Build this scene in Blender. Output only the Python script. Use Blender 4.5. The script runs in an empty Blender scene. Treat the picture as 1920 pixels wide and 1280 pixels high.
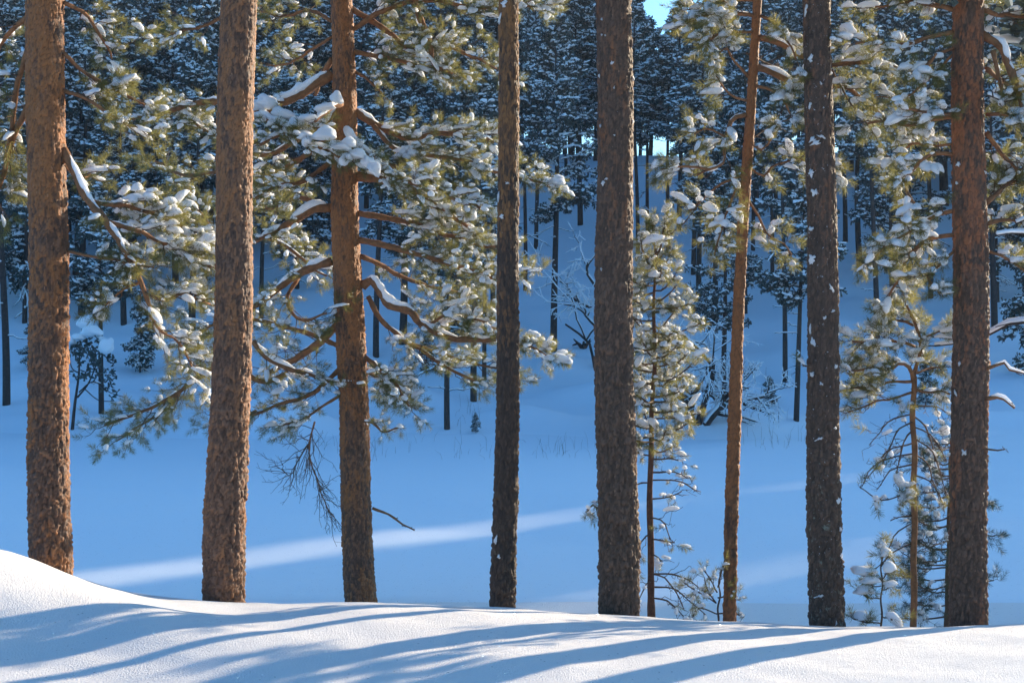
import bpy, math, random
import numpy as np
from mathutils import Vector, Matrix

random.seed(7)
rng = np.random.default_rng(7)
scene = bpy.context.scene
COL = scene.collection

# ------------------------------------------------------------------ camera
F, CX, HY = 2667.0, 960.0, 580.0          # focal length, centre column and horizon row of the 1920 px photograph
cam = bpy.data.cameras.new('camera')
cam.sensor_width = 36.0
cam.lens = 36.0 * F / 1920.0
cam.shift_y = -(640.0 - HY) / 1920.0
cam.clip_start, cam.clip_end = 0.1, 2000.0
cam_ob = bpy.data.objects.new('camera', cam)
COL.objects.link(cam_ob)
cam_ob.location = (0, 0, 0)
cam_ob.rotation_euler = (math.pi / 2, 0, 0)
scene.camera = cam_ob

# ------------------------------------------------------------------ world, sun, exposure
ALPHA, ELEV = math.radians(42), math.radians(13.5)   # sun azimuth from +x towards +y, elevation
SUN = Vector((math.cos(ALPHA) * math.cos(ELEV), math.sin(ALPHA) * math.cos(ELEV), math.sin(ELEV)))
world = bpy.data.worlds.new('World')
scene.world = world
world.use_nodes = True
nt = world.node_tree
nt.nodes.clear()
w_out = nt.nodes.new('ShaderNodeOutputWorld')
w_bg = nt.nodes.new('ShaderNodeBackground')
w_sky = nt.nodes.new('ShaderNodeTexSky')
w_sky.sky_type = 'NISHITA'
w_sky.sun_disc = False
w_sky.sun_elevation = ELEV
w_sky.sun_rotation = math.pi / 2 - ALPHA
w_sky.altitude = 200
w_sky.air_density = 1.0
w_sky.dust_density = 2.6
w_sky.ozone_density = 6.0
w_bg.inputs['Strength'].default_value = 0.13
w_tint = nt.nodes.new('ShaderNodeMix')            # the photograph's white balance
w_tint.data_type = 'RGBA'; w_tint.blend_type = 'MULTIPLY'; w_tint.inputs[0].default_value = 1.0
w_tint.inputs[7].default_value = (0.68, 1.02, 1.06, 1)
nt.links.new(w_sky.outputs[0], w_tint.inputs[6])
nt.links.new(w_tint.outputs[2], w_bg.inputs['Color'])
nt.links.new(w_bg.outputs[0], w_out.inputs['Surface'])

sun = bpy.data.lights.new('sun', 'SUN')
sun.energy = 4.4
sun.angle = math.radians(0.53)
sun.color = (1.0, 0.83, 0.60)
sun_ob = bpy.data.objects.new('sun', sun)
COL.objects.link(sun_ob)
sun_ob.location = SUN * 60
sun_ob.rotation_euler = SUN.to_track_quat('Z', 'Y').to_euler()

vs = scene.view_settings
vs.view_transform = 'Standard'
vs.look = 'None'
vs.exposure = 1.42
vs.gamma = 1.0
vs.use_curve_mapping = False
scene.render.engine = 'CYCLES'
scene.cycles.max_bounces = 8
scene.cycles.diffuse_bounces = 4
scene.cycles.sample_clamp_indirect = 4.0

# ------------------------------------------------------------------ small tools
def at(px, py, D):
    """the point seen at pixel (px, py) of the photograph, D metres in front of the camera"""
    return np.array([(px - CX) / F * D, D, (HY - py) / F * D])

def _hash(ix, iy, seed):
    h = (ix.astype(np.int64) * 374761393 + iy.astype(np.int64) * 668265263 + seed * 1442695041) & 0x7fffffff
    h = ((h ^ (h >> 13)) * 1274126177) & 0x7fffffff
    h = (h ^ (h >> 16)) & 0x7fffffff
    return (h % 100003) / 100003.0

def vnoise(x, y, seed=0):
    x = np.asarray(x, float); y = np.asarray(y, float)
    ix, iy = np.floor(x), np.floor(y)
    fx, fy = x - ix, y - iy
    fx, fy = fx * fx * (3 - 2 * fx), fy * fy * (3 - 2 * fy)
    a, b = _hash(ix, iy, seed), _hash(ix + 1, iy, seed)
    c, d = _hash(ix, iy + 1, seed), _hash(ix + 1, iy + 1, seed)
    return (a * (1 - fx) + b * fx) * (1 - fy) + (c * (1 - fx) + d * fx) * fy - 0.5

def fbm(x, y, seed=0, octaves=3):
    s, a = 0, 1.0
    for o in range(octaves):
        s = s + a * vnoise(x * 2 ** o, y * 2 ** o, seed + o * 17)
        a *= 0.5
    return s

def smooth(a, b, x):
    t = np.clip((x - a) / (b - a), 0, 1)
    return t * t * (3 - 2 * t)

def unit(v):
    v = np.asarray(v, float)
    return v / (np.linalg.norm(v, axis=-1, keepdims=True) + 1e-12)

class Geo:
    """collects faces and builds ONE mesh"""
    def __init__(self):
        self.V, self.Fa, self.n = [], [], 0
        self.attr = {}
    def add(self, V, Fc, mat=0):
        V = np.asarray(V, float).reshape(-1, 3)
        Fc = np.asarray(Fc, int)
        self.V.append(V)
        self.Fa.append((Fc + self.n, mat))
        self.n += len(V)
    def mesh(self, name, mats, smooth_shade=True):
        me = bpy.data.meshes.new(name)
        if self.n == 0:
            return me
        V = np.concatenate(self.V)
        me.vertices.add(len(V))
        me.vertices.foreach_set('co', V.ravel().astype(np.float32))
        loops, tot, mi = [], [], []
        for Fc, m in self.Fa:
            loops.append(Fc.ravel())
            tot.append(np.full(len(Fc), Fc.shape[1]))
            mi.append(np.full(len(Fc), m))
        loops = np.concatenate(loops); tot = np.concatenate(tot); mi = np.concatenate(mi)
        me.loops.add(len(loops))
        me.loops.foreach_set('vertex_index', loops.astype(np.int32))
        me.polygons.add(len(tot))
        start = np.concatenate([[0], np.cumsum(tot)[:-1]])
        me.polygons.foreach_set('loop_start', start.astype(np.int32))
        me.polygons.foreach_set('material_index', mi.astype(np.int32))
        me.polygons.foreach_set('use_smooth', np.full(len(tot), smooth_shade))
        for m in mats:
            me.materials.append(m)
        for k, a in self.attr.items():
            at_ = me.attributes.new(k, 'FLOAT', 'POINT')
            at_.data.foreach_set('value', np.asarray(a, np.float32))
        me.update(calc_edges=True)
        return me

def link(name, data, parent=None, loc=None, kind=None, label=None, cat=None, group=None):
    o = bpy.data.objects.new(name, data)
    COL.objects.link(o)
    if parent is not None:
        o.parent = parent
    if loc is not None:
        o.location = loc
    if kind: o['kind'] = kind
    if label: o['label'] = label
    if cat: o['category'] = cat
    if group: o['group'] = group
    return o

def tube_arrays(P, R, n=6, cap=True):
    P = np.asarray(P, float); R = np.asarray(R, float)
    m = len(P)
    T = np.empty_like(P)
    T[1:-1] = P[2:] - P[:-2]; T[0] = P[1] - P[0]; T[-1] = P[-1] - P[-2]
    T = unit(T)
    mean = unit(P[-1] - P[0])
    ref = np.eye(3)[np.argmin(np.abs(mean))]
    U = unit(np.cross(T, ref)); W = np.cross(T, U)
    a = np.arange(n) * 2 * math.pi / n
    V = P[:, None, :] + R[:, None, None] * (np.cos(a)[None, :, None] * U[:, None, :] + np.sin(a)[None, :, None] * W[:, None, :])
    i = np.arange(m - 1)[:, None] * n; j = np.arange(n)[None, :]; k = (j + 1) % n
    Q = np.stack([i + j, i + k, i + n + k, i + n + j], -1).reshape(-1, 4)
    return V.reshape(-1, 3), Q

def add_tube(g, P, R, n=6, mat=0):
    V, Q = tube_arrays(P, R, n)
    c = len(V)
    V = np.vstack([V, P[0], P[-1]])
    g.add(V, Q, mat)
    m = len(P)
    j = np.arange(n); k = (j + 1) % n
    base = g.n - len(V)
    g.Fa.append((np.stack([np.full(n, c), k, j], -1) + base, mat))
    g.Fa.append((np.stack([np.full(n, c + 1), (m - 1) * n + j, (m - 1) * n + k], -1) + base, mat))

def resample(P, n):
    P = np.asarray(P, float)
    if len(P) > 2:                                  # Catmull-Rom through the points
        Q = np.vstack([2 * P[0] - P[1], P, 2 * P[-1] - P[-2]])
        out = []
        for i in range(1, len(Q) - 2):
            for t in np.linspace(0, 1, 8, endpoint=False):
                a, b, c, d = Q[i - 1], Q[i], Q[i + 1], Q[i + 2]
                out.append(0.5 * (2 * b + (c - a) * t + (2 * a - 5 * b + 4 * c - d) * t * t + (3 * b - a - 3 * c + d) * t ** 3))
        out.append(P[-1])
        P = np.array(out)
    s = np.concatenate([[0], np.cumsum(np.linalg.norm(np.diff(P, axis=0), axis=1))])
    t = np.linspace(0, s[-1], n)
    return np.stack([np.interp(t, s, P[:, i]) for i in range(3)], -1), s[-1]

def frames(D, roll=None):
    """rotation matrices with x along D and z as upright as can be"""
    D = unit(np.atleast_2d(D))
    up = np.tile([0.0, 0.0, 1.0], (len(D), 1))
    bad = np.abs(D[:, 2]) > 0.97
    up[bad] = [0, 1, 0]
    Y = unit(np.cross(up, D)); Z = np.cross(D, Y)
    if roll is not None:
        c, s = np.cos(roll)[:, None], np.sin(roll)[:, None]
        Y, Z = c * Y + s * Z, c * Z - s * Y
    return np.stack([D, Y, Z], -1)

def scatter(g, tmpl, M, pos, mat=0):
    """copies of a template (verts, faces) into g, one for each 3x3 matrix and position"""
    V0, F0 = tmpl
    if len(pos) == 0:
        return
    V = np.einsum('nij,mj->nmi', M, V0) + np.asarray(pos)[:, None, :]
    Fc = F0[None] + (np.arange(len(pos)) * len(V0))[:, None, None]
    g.add(V.reshape(-1, 3), Fc.reshape(-1, F0.shape[1]), mat)

# ------------------------------------------------------------------ materials
def new_mat(name):
    m = bpy.data.materials.new(name)
    m.use_nodes = True
    t = m.node_tree
    t.nodes.clear()
    out = t.nodes.new('ShaderNodeOutputMaterial')
    return m, t, out

def node(t, kind, **kw):
    n = t.nodes.new(kind)
    for k, v in kw.items():
        if k.startswith('in_'):
            key = k[3:]
            key = int(key) if key.isdigit() else key.replace('_', ' ')
            n.inputs[key].default_value = v
        else:
            setattr(n, k, v)
    return n

def ramp(t, fac, stops):
    r = t.nodes.new('ShaderNodeValToRGB')
    e = r.color_ramp.elements
    while len(e) < len(stops):
        e.new(0.5)
    for i, (p, c) in enumerate(stops):
        e[i].position = p
        e[i].color = (*c, 1) if len(c) == 3 else c
    t.links.new(fac, r.inputs[0])
    return r.outputs[0]

def mixc(t, fac, a, b):
    m = t.nodes.new('ShaderNodeMix'); m.data_type = 'RGBA'
    for s, v in ((0, fac), (6, a), (7, b)):
        if hasattr(v, 'default_value') or hasattr(v, 'is_linked'):
            t.links.new(v, m.inputs[s])
        else:
            m.inputs[s].default_value = v if s == 0 else (*v, 1)
    return m.outputs[2]

def mat_ground_snow(name, grain=120.0, bump=0.25, sparkle=True, big=1.2, col=(0.86, 0.88, 0.90)):
    m, t, out = new_mat(name)
    tc = node(t, 'ShaderNodeTexCoord')
    p = node(t, 'ShaderNodeBsdfPrincipled', in_Roughness=0.75)
    p.inputs['Base Color'].default_value = (*col, 1)
    p.inputs['Specular IOR Level'].default_value = 0.2
    n1 = node(t, 'ShaderNodeTexNoise', in_Scale=grain, in_Detail=4.0, in_Roughness=0.65)
    n2 = node(t, 'ShaderNodeTexNoise', in_Scale=big, in_Detail=5.0, in_Roughness=0.6)
    t.links.new(tc.outputs['Object'], n1.inputs['Vector'])
    t.links.new(tc.outputs['Object'], n2.inputs['Vector'])
    b2 = node(t, 'ShaderNodeBump', in_Strength=0.35, in_Distance=0.05)
    t.links.new(n2.outputs[0], b2.inputs['Height'])
    b1 = node(t, 'ShaderNodeBump', in_Strength=bump, in_Distance=0.016)
    t.links.new(n1.outputs[0], b1.inputs['Height'])
    t.links.new(b2.outputs[0], b1.inputs['Normal'])
    t.links.new(b1.outputs[0], p.inputs['Normal'])
    if sparkle:                                      # loose frost crystals: a few tilted facets among the grains
        vo = node(t, 'ShaderNodeTexVoronoi', in_Scale=48.0)
        t.links.new(tc.outputs['Object'], vo.inputs['Vector'])
        sep = node(t, 'ShaderNodeSeparateColor')
        t.links.new(vo.outputs['Color'], sep.inputs[0])
        pick = node(t, 'ShaderNodeMath', operation='GREATER_THAN', in_1=0.978)
        t.links.new(sep.outputs[0], pick.inputs[0])
        small = node(t, 'ShaderNodeMath', operation='LESS_THAN', in_1=0.34)
        t.links.new(vo.outputs['Distance'], small.inputs[0])
        both = node(t, 'ShaderNodeMath', operation='MULTIPLY')
        t.links.new(pick.outputs[0], both.inputs[0]); t.links.new(small.outputs[0], both.inputs[1])
        geo = node(t, 'ShaderNodeNewGeometry')
        off = node(t, 'ShaderNodeVectorMath', operation='SUBTRACT'); off.inputs[1].default_value = (0.5, 0.5, 0.5)
        t.links.new(vo.outputs['Color'], off.inputs[0])
        sc = node(t, 'ShaderNodeVectorMath', operation='MULTIPLY_ADD'); sc.inputs[1].default_value = (1.6, 1.6, 1.0)
        t.links.new(off.outputs[0], sc.inputs[0]); t.links.new(geo.outputs['Normal'], sc.inputs[2])
        nr = node(t, 'ShaderNodeVectorMath', operation='NORMALIZE'); t.links.new(sc.outputs[0], nr.inputs[0])
        gl = node(t, 'ShaderNodeBsdfGlossy', in_Roughness=0.15)
        gl.inputs['Color'].default_value = (0.95, 0.95, 0.95, 1)
        t.links.new(nr.outputs[0], gl.inputs['Normal'])
        mx = node(t, 'ShaderNodeMixShader')
        hf = node(t, 'ShaderNodeMath', operation='MULTIPLY', in_1=0.45); t.links.new(both.outputs[0], hf.inputs[0])
        t.links.new(hf.outputs[0], mx.inputs[0]); t.links.new(p.outputs[0], mx.inputs[1]); t.links.new(gl.outputs[0], mx.inputs[2])
        t.links.new(mx.outputs[0], out.inputs[0])
    else:
        t.links.new(p.outputs[0], out.inputs[0])
    return m

def mat_soft_snow(name, sss=0.04, grain=60.0):
    m, t, out = new_mat(name)
    tc = node(t, 'ShaderNodeTexCoord')
    n1 = node(t, 'ShaderNodeTexNoise', in_Scale=grain, in_Detail=3.0)
    t.links.new(tc.outputs['Object'], n1.inputs['Vector'])
    b1 = node(t, 'ShaderNodeBump', in_Strength=0.7, in_Distance=0.02)
    t.links.new(n1.outputs[0], b1.inputs['Height'])
    p = node(t, 'ShaderNodeBsdfPrincipled', in_Roughness=0.8)
    p.inputs['Base Color'].default_value = (0.92, 0.915, 0.905, 1)
    p.inputs['Specular IOR Level'].default_value = 0.15
    if sss > 0:
        p.inputs['Subsurface Weight'].default_value = 1.0
        p.inputs['Subsurface Radius'].default_value = (1.0, 0.95, 0.9)
        p.inputs['Subsurface Scale'].default_value = sss
    t.links.new(b1.outputs[0], p.inputs['Normal'])
    t.links.new(p.outputs[0], out.inputs[0])
    return m

def mat_needles(name, dark, light, tcol, trans=0.4):
    m, t, out = new_mat(name)
    tc = node(t, 'ShaderNodeTexCoord')
    n1 = node(t, 'ShaderNodeTexNoise', in_Scale=9.0, in_Detail=2.0)
    t.links.new(tc.outputs['Object'], n1.inputs['Vector'])
    c = ramp(t, n1.outputs[0], [(0.35, dark), (0.65, light)])
    p = node(t, 'ShaderNodeBsdfPrincipled', in_Roughness=0.45)
    t.links.new(c, p.inputs['Base Color'])
    p.inputs['Specular IOR Level'].default_value = 0.35
    tr = node(t, 'ShaderNodeBsdfTranslucent'); tr.inputs[0].default_value = (*tcol, 1)
    mx = node(t, 'ShaderNodeMixShader', in_0=trans)
    t.links.new(p.outputs[0], mx.inputs[1]); t.links.new(tr.outputs[0], mx.inputs[2])
    t.links.new(mx.outputs[0], out.inputs[0])
    return m

def mat_bark(name, low, high, orange, o_bias=0.0, lichen=0.0, fleck=0.0):
    """plates coloured one by one (attribute plate), orange inner bark showing in patches (attribute orange)"""
    m, t, out = new_mat(name)
    tc = node(t, 'ShaderNodeTexCoord')
    mp = node(t, 'ShaderNodeMapping'); mp.inputs['Scale'].default_value = (1, 1, 0.3)
    t.links.new(tc.outputs['Object'], mp.inputs[0])
    pl = node(t, 'ShaderNodeAttribute', attribute_name='plate')
    cr = node(t, 'ShaderNodeAttribute', attribute_name='fissure')
    og = node(t, 'ShaderNodeAttribute', attribute_name='orange')
    n1 = node(t, 'ShaderNodeTexNoise', in_Scale=38.0, in_Detail=6.0, in_Roughness=0.7)
    t.links.new(mp.outputs[0], n1.inputs['Vector'])
    n2 = node(t, 'ShaderNodeTexNoise', in_Scale=4.5, in_Detail=3.0, in_Roughness=0.6)
    t.links.new(mp.outputs[0], n2.inputs['Vector'])
    mixv = node(t, 'ShaderNodeMath', operation='MULTIPLY_ADD', in_1=0.75)
    t.links.new(pl.outputs['Fac'], mixv.inputs[0])
    half = node(t, 'ShaderNodeMath', operation='MULTIPLY', in_1=0.5); t.links.new(n1.outputs[0], half.inputs[0])
    t.links.new(half.outputs[0], mixv.inputs[2])
    base = ramp(t, mixv.outputs[0], [(0.22, low), (0.98, high)])
    inner = mixc(t, n1.outputs[0], [c * 0.55 for c in orange], [c * 1.35 for c in orange])
    s = node(t, 'ShaderNodeMath', operation='ADD'); t.links.new(n2.outputs[0], s.inputs[0]); t.links.new(og.outputs['Fac'], s.inputs[1])
    s2 = node(t, 'ShaderNodeMath', operation='MULTIPLY_ADD', in_1=0.35); t.links.new(pl.outputs['Fac'], s2.inputs[0]); t.links.new(s.outputs[0], s2.inputs[2])
    om = ramp(t, s2.outputs[0], [(0.72 - o_bias, (0, 0, 0)), (0.95 - o_bias, (1, 1, 1))])
    c = mixc(t, om, base, inner)
    fi = ramp(t, cr.outputs['Fac'], [(0.0, (1, 1, 1)), (0.45, (0, 0, 0))])
    fm = node(t, 'ShaderNodeMath', operation='MULTIPLY', in_1=0.6); t.links.new(fi, fm.inputs[0])
    c = mixc(t, fm.outputs[0], c, [l * 0.55 for l in low])
    n5 = node(t, 'ShaderNodeTexNoise', in_Scale=58.0, in_Detail=3.0, in_Roughness=0.6)   # pale lifted flakes
    t.links.new(mp.outputs[0], n5.inputs['Vector'])
    pf = ramp(t, n5.outputs[0], [(0.66, (0, 0, 0)), (0.72, (1, 1, 1))])
    pm = node(t, 'ShaderNodeMath', operation='MULTIPLY', in_1=0.7); t.links.new(pf, pm.inputs[0])
    c = mixc(t, pm.outputs[0], c, [min(0.55, h * 2.3) for h in high])
    if lichen > 0:
        n3 = node(t, 'ShaderNodeTexNoise', in_Scale=16.0, in_Detail=5.0, in_Roughness=0.7)
        t.links.new(tc.outputs['Object'], n3.inputs['Vector'])
        lo = node(t, 'ShaderNodeAttribute', attribute_name='lichen')
        a = node(t, 'ShaderNodeMath', operation='ADD'); t.links.new(n3.outputs[0], a.inputs[0]); t.links.new(lo.outputs['Fac'], a.inputs[1])
        lm = ramp(t, a.outputs[0], [(0.74, (0, 0, 0)), (0.82, (1, 1, 1))])
        lmm = node(t, 'ShaderNodeMath', operation='MULTIPLY', in_1=lichen); t.links.new(lm, lmm.inputs[0])
        c = mixc(t, lmm.outputs[0], c, (0.23, 0.235, 0.17))
    if fleck > 0:                                    # snow blown into the bark
        n4 = node(t, 'ShaderNodeTexNoise', in_Scale=30.0, in_Detail=5.0, in_Roughness=0.75)
        t.links.new(tc.outputs['Object'], n4.inputs['Vector'])
        fl = ramp(t, n4.outputs[0], [(0.74 - fleck * 0.1, (0, 0, 0)), (0.77 - fleck * 0.1, (1, 1, 1))])
        c = mixc(t, fl, c, (0.8, 0.81, 0.83))
    p = node(t, 'ShaderNodeBsdfPrincipled', in_Roughness=0.7)
    p.inputs['Specular IOR Level'].default_value = 0.5
    t.links.new(c, p.inputs['Base Color'])
    b = node(t, 'ShaderNodeBump', in_Strength=0.9, in_Distance=0.02)
    t.links.new(n1.outputs[0], b.inputs['Height'])
    t.links.new(b.outputs[0], p.inputs['Normal'])
    t.links.new(p.outputs[0], out.inputs[0])
    return m

def mat_wood(name, a, b, scale=25.0):
    m, t, out = new_mat(name)
    tc = node(t, 'ShaderNodeTexCoord')
    n1 = node(t, 'ShaderNodeTexNoise', in_Scale=scale, in_Detail=5.0, in_Roughness=0.7)
    t.links.new(tc.outputs['Object'], n1.inputs['Vector'])
    c = ramp(t, n1.outputs[0], [(0.3, a), (0.7, b)])
    p = node(t, 'ShaderNodeBsdfPrincipled', in_Roughness=0.85)
    p.inputs['Specular IOR Level'].default_value = 0.25
    t.links.new(c, p.inputs['Base Color'])
    bp = node(t, 'ShaderNodeBump', in_Strength=0.6, in_Distance=0.01)
    t.links.new(n1.outputs[0], bp.inputs['Height'])
    t.links.new(bp.outputs[0], p.inputs['Normal'])
    t.links.new(p.outputs[0], out.inputs[0])
    return m

M_BANK = mat_ground_snow('bank_snow_warm_tint', 75, 0.9, True, 2.2, (0.83, 0.80, 0.775))  # warm tint put into the snow colour so its shadows turn less blue
M_LAKE = mat_ground_snow('lake_snow_shade_tint', 40, 0.15, True, 0.7, (0.82, 0.87, 0.90))  # same snow as the bank, blue of the shade put into its colour
M_HILL = mat_ground_snow('hill_snow_shade_tint', 12, 0.3, False, 1.1, (0.80, 0.85, 0.885))  # slope snow also tinted blue to deepen the look of shade
M_SNOW = mat_soft_snow('clinging_snow', 0.05)
M_FARSNOW = mat_soft_snow('far_clinging_snow', 0.0, 15)
M_NEEDLE = mat_needles('pine_needles', (0.04, 0.055, 0.018), (0.10, 0.105, 0.036), (0.30, 0.27, 0.085), 0.5)
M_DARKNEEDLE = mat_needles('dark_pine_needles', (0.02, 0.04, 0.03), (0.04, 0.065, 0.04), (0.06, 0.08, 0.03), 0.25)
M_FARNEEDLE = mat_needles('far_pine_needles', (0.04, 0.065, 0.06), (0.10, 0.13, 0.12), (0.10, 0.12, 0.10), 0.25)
M_TWIG = mat_wood('twig_bark', (0.07, 0.045, 0.03), (0.16, 0.10, 0.065))
M_LIMB = mat_wood('limb_bark', (0.13, 0.065, 0.035), (0.33, 0.15, 0.065), 18)
M_REDTWIG = mat_wood('young_bark', (0.06, 0.028, 0.018), (0.17, 0.08, 0.05))
M_FARBARK = mat_wood('far_bark', (0.035, 0.03, 0.028), (0.085, 0.065, 0.055), 8)
M_GRASS = mat_wood('dry_grass', (0.12, 0.09, 0.06), (0.2, 0.16, 0.1), 5)
M_BROWNLEAF = mat_wood('brown_needles', (0.25, 0.10, 0.05), (0.4, 0.18, 0.1), 20)

# ------------------------------------------------------------------ the lie of the land
ZL = -3.6
DR = 12.0
_rx = np.array([-2600, -800, 0, 190, 300, 385, 500, 640, 740, 920, 1120, 1300, 1450, 1600, 1750, 1850, 1920, 2400, 4000], float)
_ry = np.array([1085, 1095, 1103, 1110, 1122, 1128, 1132, 1129, 1130, 1138, 1152, 1163, 1171, 1173, 1172, 1171, 1170, 1165, 1150], float)
def bank_z(x, y):
    x = np.asarray(x, float); y = np.asarray(y, float)
    px = CX + x / DR * F
    py = np.interp(px, _rx, _ry) + 0.0
    py = (np.interp(px - 60, _rx, _ry) + 2 * py + np.interp(px + 60, _rx, _ry)) / 4
    zr = (HY - py) / F * DR
    sl = zr / DR
    u = y - DR
    c = 0.041
    un = np.maximum(u, -3.0)
    z = zr + sl * un - c * un * un
    z = z + np.where(u < -3.0, 0.03 * (u + 3.0), 0)
    # the drift at the left and the crease running down from it
    z = z + 0.36 * np.exp(-((x + 4.15) / 0.75) ** 2 - ((y - 10.7) / 1.3) ** 2)
    z = z + 0.10 * np.exp(-((x + 2.9 + 0.9 * (y - 10.2)) / 0.75) ** 2 - ((y - 10.0) / 1.1) ** 2)
    z = z - 0.05 * np.exp(-((x + 2.1) / 0.7) ** 2 - ((y - 11.0) / 0.5) ** 2)
    z = z + 0.035 * np.exp(-((x + 0.9) / 0.9) ** 2 - ((y - 10.6) / 0.5) ** 2)
    z = z + 0.035 * fbm(x * 0.7, y * 1.1, 3, 3) + 0.012 * fbm(x * 3.1, y * 3.7, 9, 2)
    # gentle shoulder of land along the right bank, flat snow behind the camera
    k = smooth(14.2, 17.5, y)
    zl = ZL + 0.03 * fbm(x * 0.4, y * 0.4, 5, 2)
    return np.maximum(z, zl - 0.02 - 0.6 * (1 - k) * 0)

_hd = np.array([30, 38, 43, 47, 52, 58, 64, 72, 80, 90, 100, 110, 125, 145, 170, 230, 300], float)
_hz = np.array([-4.2, -3.85, -3.45, -2.85, -1.65, 0.0, 1.7, 4.2, 6.5, 9.0, 10.8, 11.8, 12.3, 12.5, 12, 11, 10], float)
_mr = random.Random(3)
MOUNDS = [(_mr.uniform(-17, 17), _mr.uniform(40.5, 48), _mr.uniform(.7, 2.2), _mr.uniform(.2, .55)) for _ in range(26)]
def hill_z(x, y):
    x = np.asarray(x, float); y = np.asarray(y, float)
    z = (np.interp(y - 1.5, _hd, _hz) + 2 * np.interp(y, _hd, _hz) + np.interp(y + 1.5, _hd, _hz)) / 4
    k = smooth(40, 47, y)
    z = z + k * (0.55 * fbm(x * 0.12, y * 0.12, 21, 3) + 0.24 * fbm(x * 0.55, y * 0.55, 31, 3) + 0.07 * fbm(x * 1.6, y * 2.2, 37, 2))
    z = z + 0.22 * np.exp(-((x - 1.6) / 1.9) ** 2 - ((y - 42.6) / 1.1) ** 2)
    z = z + 0.16 * np.exp(-((x + 2.0) / 1.6) ** 2 - ((y - 41.6) / 0.8) ** 2)
    z = z + 0.25 * np.exp(-((x + 13.5) / 2.5) ** 2 - ((y - 42.5) / 1.2) ** 2)
    for mx, my, mw, mh in MOUNDS: z = z + mh * np.exp(-((x - mx) / mw) ** 2 - ((y - my) / (mw * .55)) ** 2)
    z = z + 0.35 * np.exp(-((x - 2.2) / 1.0) ** 2 - ((y - 51.0) / 0.8) ** 2)
    # an unseen fell added at the right to shade the lake and slope
    fx = smooth(58, 82, x - 0.10 * (y - 170))
    fy = np.clip((y - 62) / 106, 0, 1) ** 1.6 * (1 - smooth(176, 290, y))
    z = z + fx * fy * (SHADE_FELL - 12.0)
    return z
COT, RISE = 1 / math.tan(ALPHA), math.tan(ELEV) / math.sin(ALPHA)
SHADE_WOOD_TOP = -3.4 + RISE * (170 - 12.4)     # the wood added on the fell just lets the sun reach the crest of the bank
SHADE_FELL = SHADE_WOOD_TOP - 10.6

def ground_hit(px, py, d0=38.0, d1=170.0):
    D = np.arange(d0, d1, 0.1)
    x = (px - CX) / F * D
    zz = hill_z(x, D) - (HY - py) / F * D
    i = np.argmax(zz > 0) if (zz > 0).any() else len(D) - 1
    return float(D[i])

def grid(xs, ys, fz, name, mat, label, kind='structure'):
    X, Y = np.meshgrid(xs, ys)
    Z = fz(X, Y)
    V = np.stack([X, Y, Z], -1).reshape(-1, 3)
    nx, ny = len(xs), len(ys)
    i = (np.arange(ny - 1)[:, None] * nx + np.arange(nx - 1)[None, :])
    Q = np.stack([i, i + 1, i + 1 + nx, i + nx], -1).reshape(-1, 4)
    g = Geo(); g.add(V, Q)
    return link(name, g.mesh(name, [mat]), kind=kind, label=label)

def spaced(*segs):
    return np.unique(np.concatenate([np.arange(a, b, s) for a, b, s in segs] + [[segs[-1][1]]]).round(4))

grid(spaced((-150, -24, 6), (-24, -7, .6), (-7, 7, .055), (7, 24, .6), (24, 150, 6)),
     spaced((-120, -10, 6), (-10, 6, .6), (6, 8, .15), (8, 13.4, .045), (13.4, 18, .12), (18, 19, .5)),
     bank_z, 'snow_bank', M_BANK, 'sunlit snow bank with long blue tree shadows')
def lake_z(x, y):
    return np.where(y < 17.6, ZL - 0.25, ZL + 0.11 * fbm(x * 0.25, y * 0.35, 77, 4) * smooth(17.6, 22, y))
grid(spaced((-300, -30, 15), (-30, 30, .5), (30, 300, 15)), spaced((15.5, 17.6, .7), (17.6, 48, .4)),
     lake_z, 'frozen_lake', M_LAKE, 'flat snow covered lake in blue shade')
grid(spaced((-300, -60, 8), (-60, 60, .6), (60, 140, 1.6), (140, 420, 8)), spaced((36, 62, .4), (62, 112, .8), (112, 200, 1.6), (200, 320, 6)),
     hill_z, 'hillside', M_HILL, 'snowy wooded slope rising beyond the lake')
grid(np.linspace(-900, 900, 21), np.linspace(-900, 900, 21), lambda x, y: x * 0 - 6.5 , 'snow_plain', M_HILL, 'snow covered land stretching to the horizon')

# ------------------------------------------------------------------ templates: needle tufts and lumps of snow
def needle_tuft(seed, n=72, L=0.12, nl=0.064, w=0.0031):
    r = np.random.default_rng(seed)
    t = r.random(n) ** 0.8
    az = r.random(n) * 2 * math.pi
    fw = np.radians(np.where(t > 0.8, r.uniform(5, 60, n), r.uniform(38, 75, n)))
    d = np.stack([np.cos(fw), np.sin(fw) * np.cos(az), np.sin(fw) * np.sin(az)], -1)
    b = np.stack([t * L, 0.004 * np.cos(az), 0.004 * np.sin(az)], -1)
    s = unit(np.cross(d, r.normal(size=(n, 3))))
    ln = nl * r.uniform(0.75, 1.15, n)[:, None]
    V = np.stack([b + s * w / 2, b - s * w / 2, b + d * ln - s * w * 0.2 + [0, 0, -0.004], b + d * ln + s * w * 0.2 + [0, 0, -0.004]], 1).reshape(-1, 3)
    i = np.arange(n)[:, None] * 4
    return V, np.concatenate([i, i + 1, i + 2, i + 3], 1)
TUFTS = [needle_tuft(100 + i) for i in range(5)]

def ico(sub):
    import bmesh
    bm = bmesh.new()
    bmesh.ops.create_icosphere(bm, subdivisions=sub, radius=1.0)
    V = np.array([v.co[:] for v in bm.verts]); Fc = np.array([[v.index for v in f.verts] for f in bm.faces])
    bm.free()
    return V, Fc
ICO = {k: ico(k) for k in (1, 2, 3)}

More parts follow.
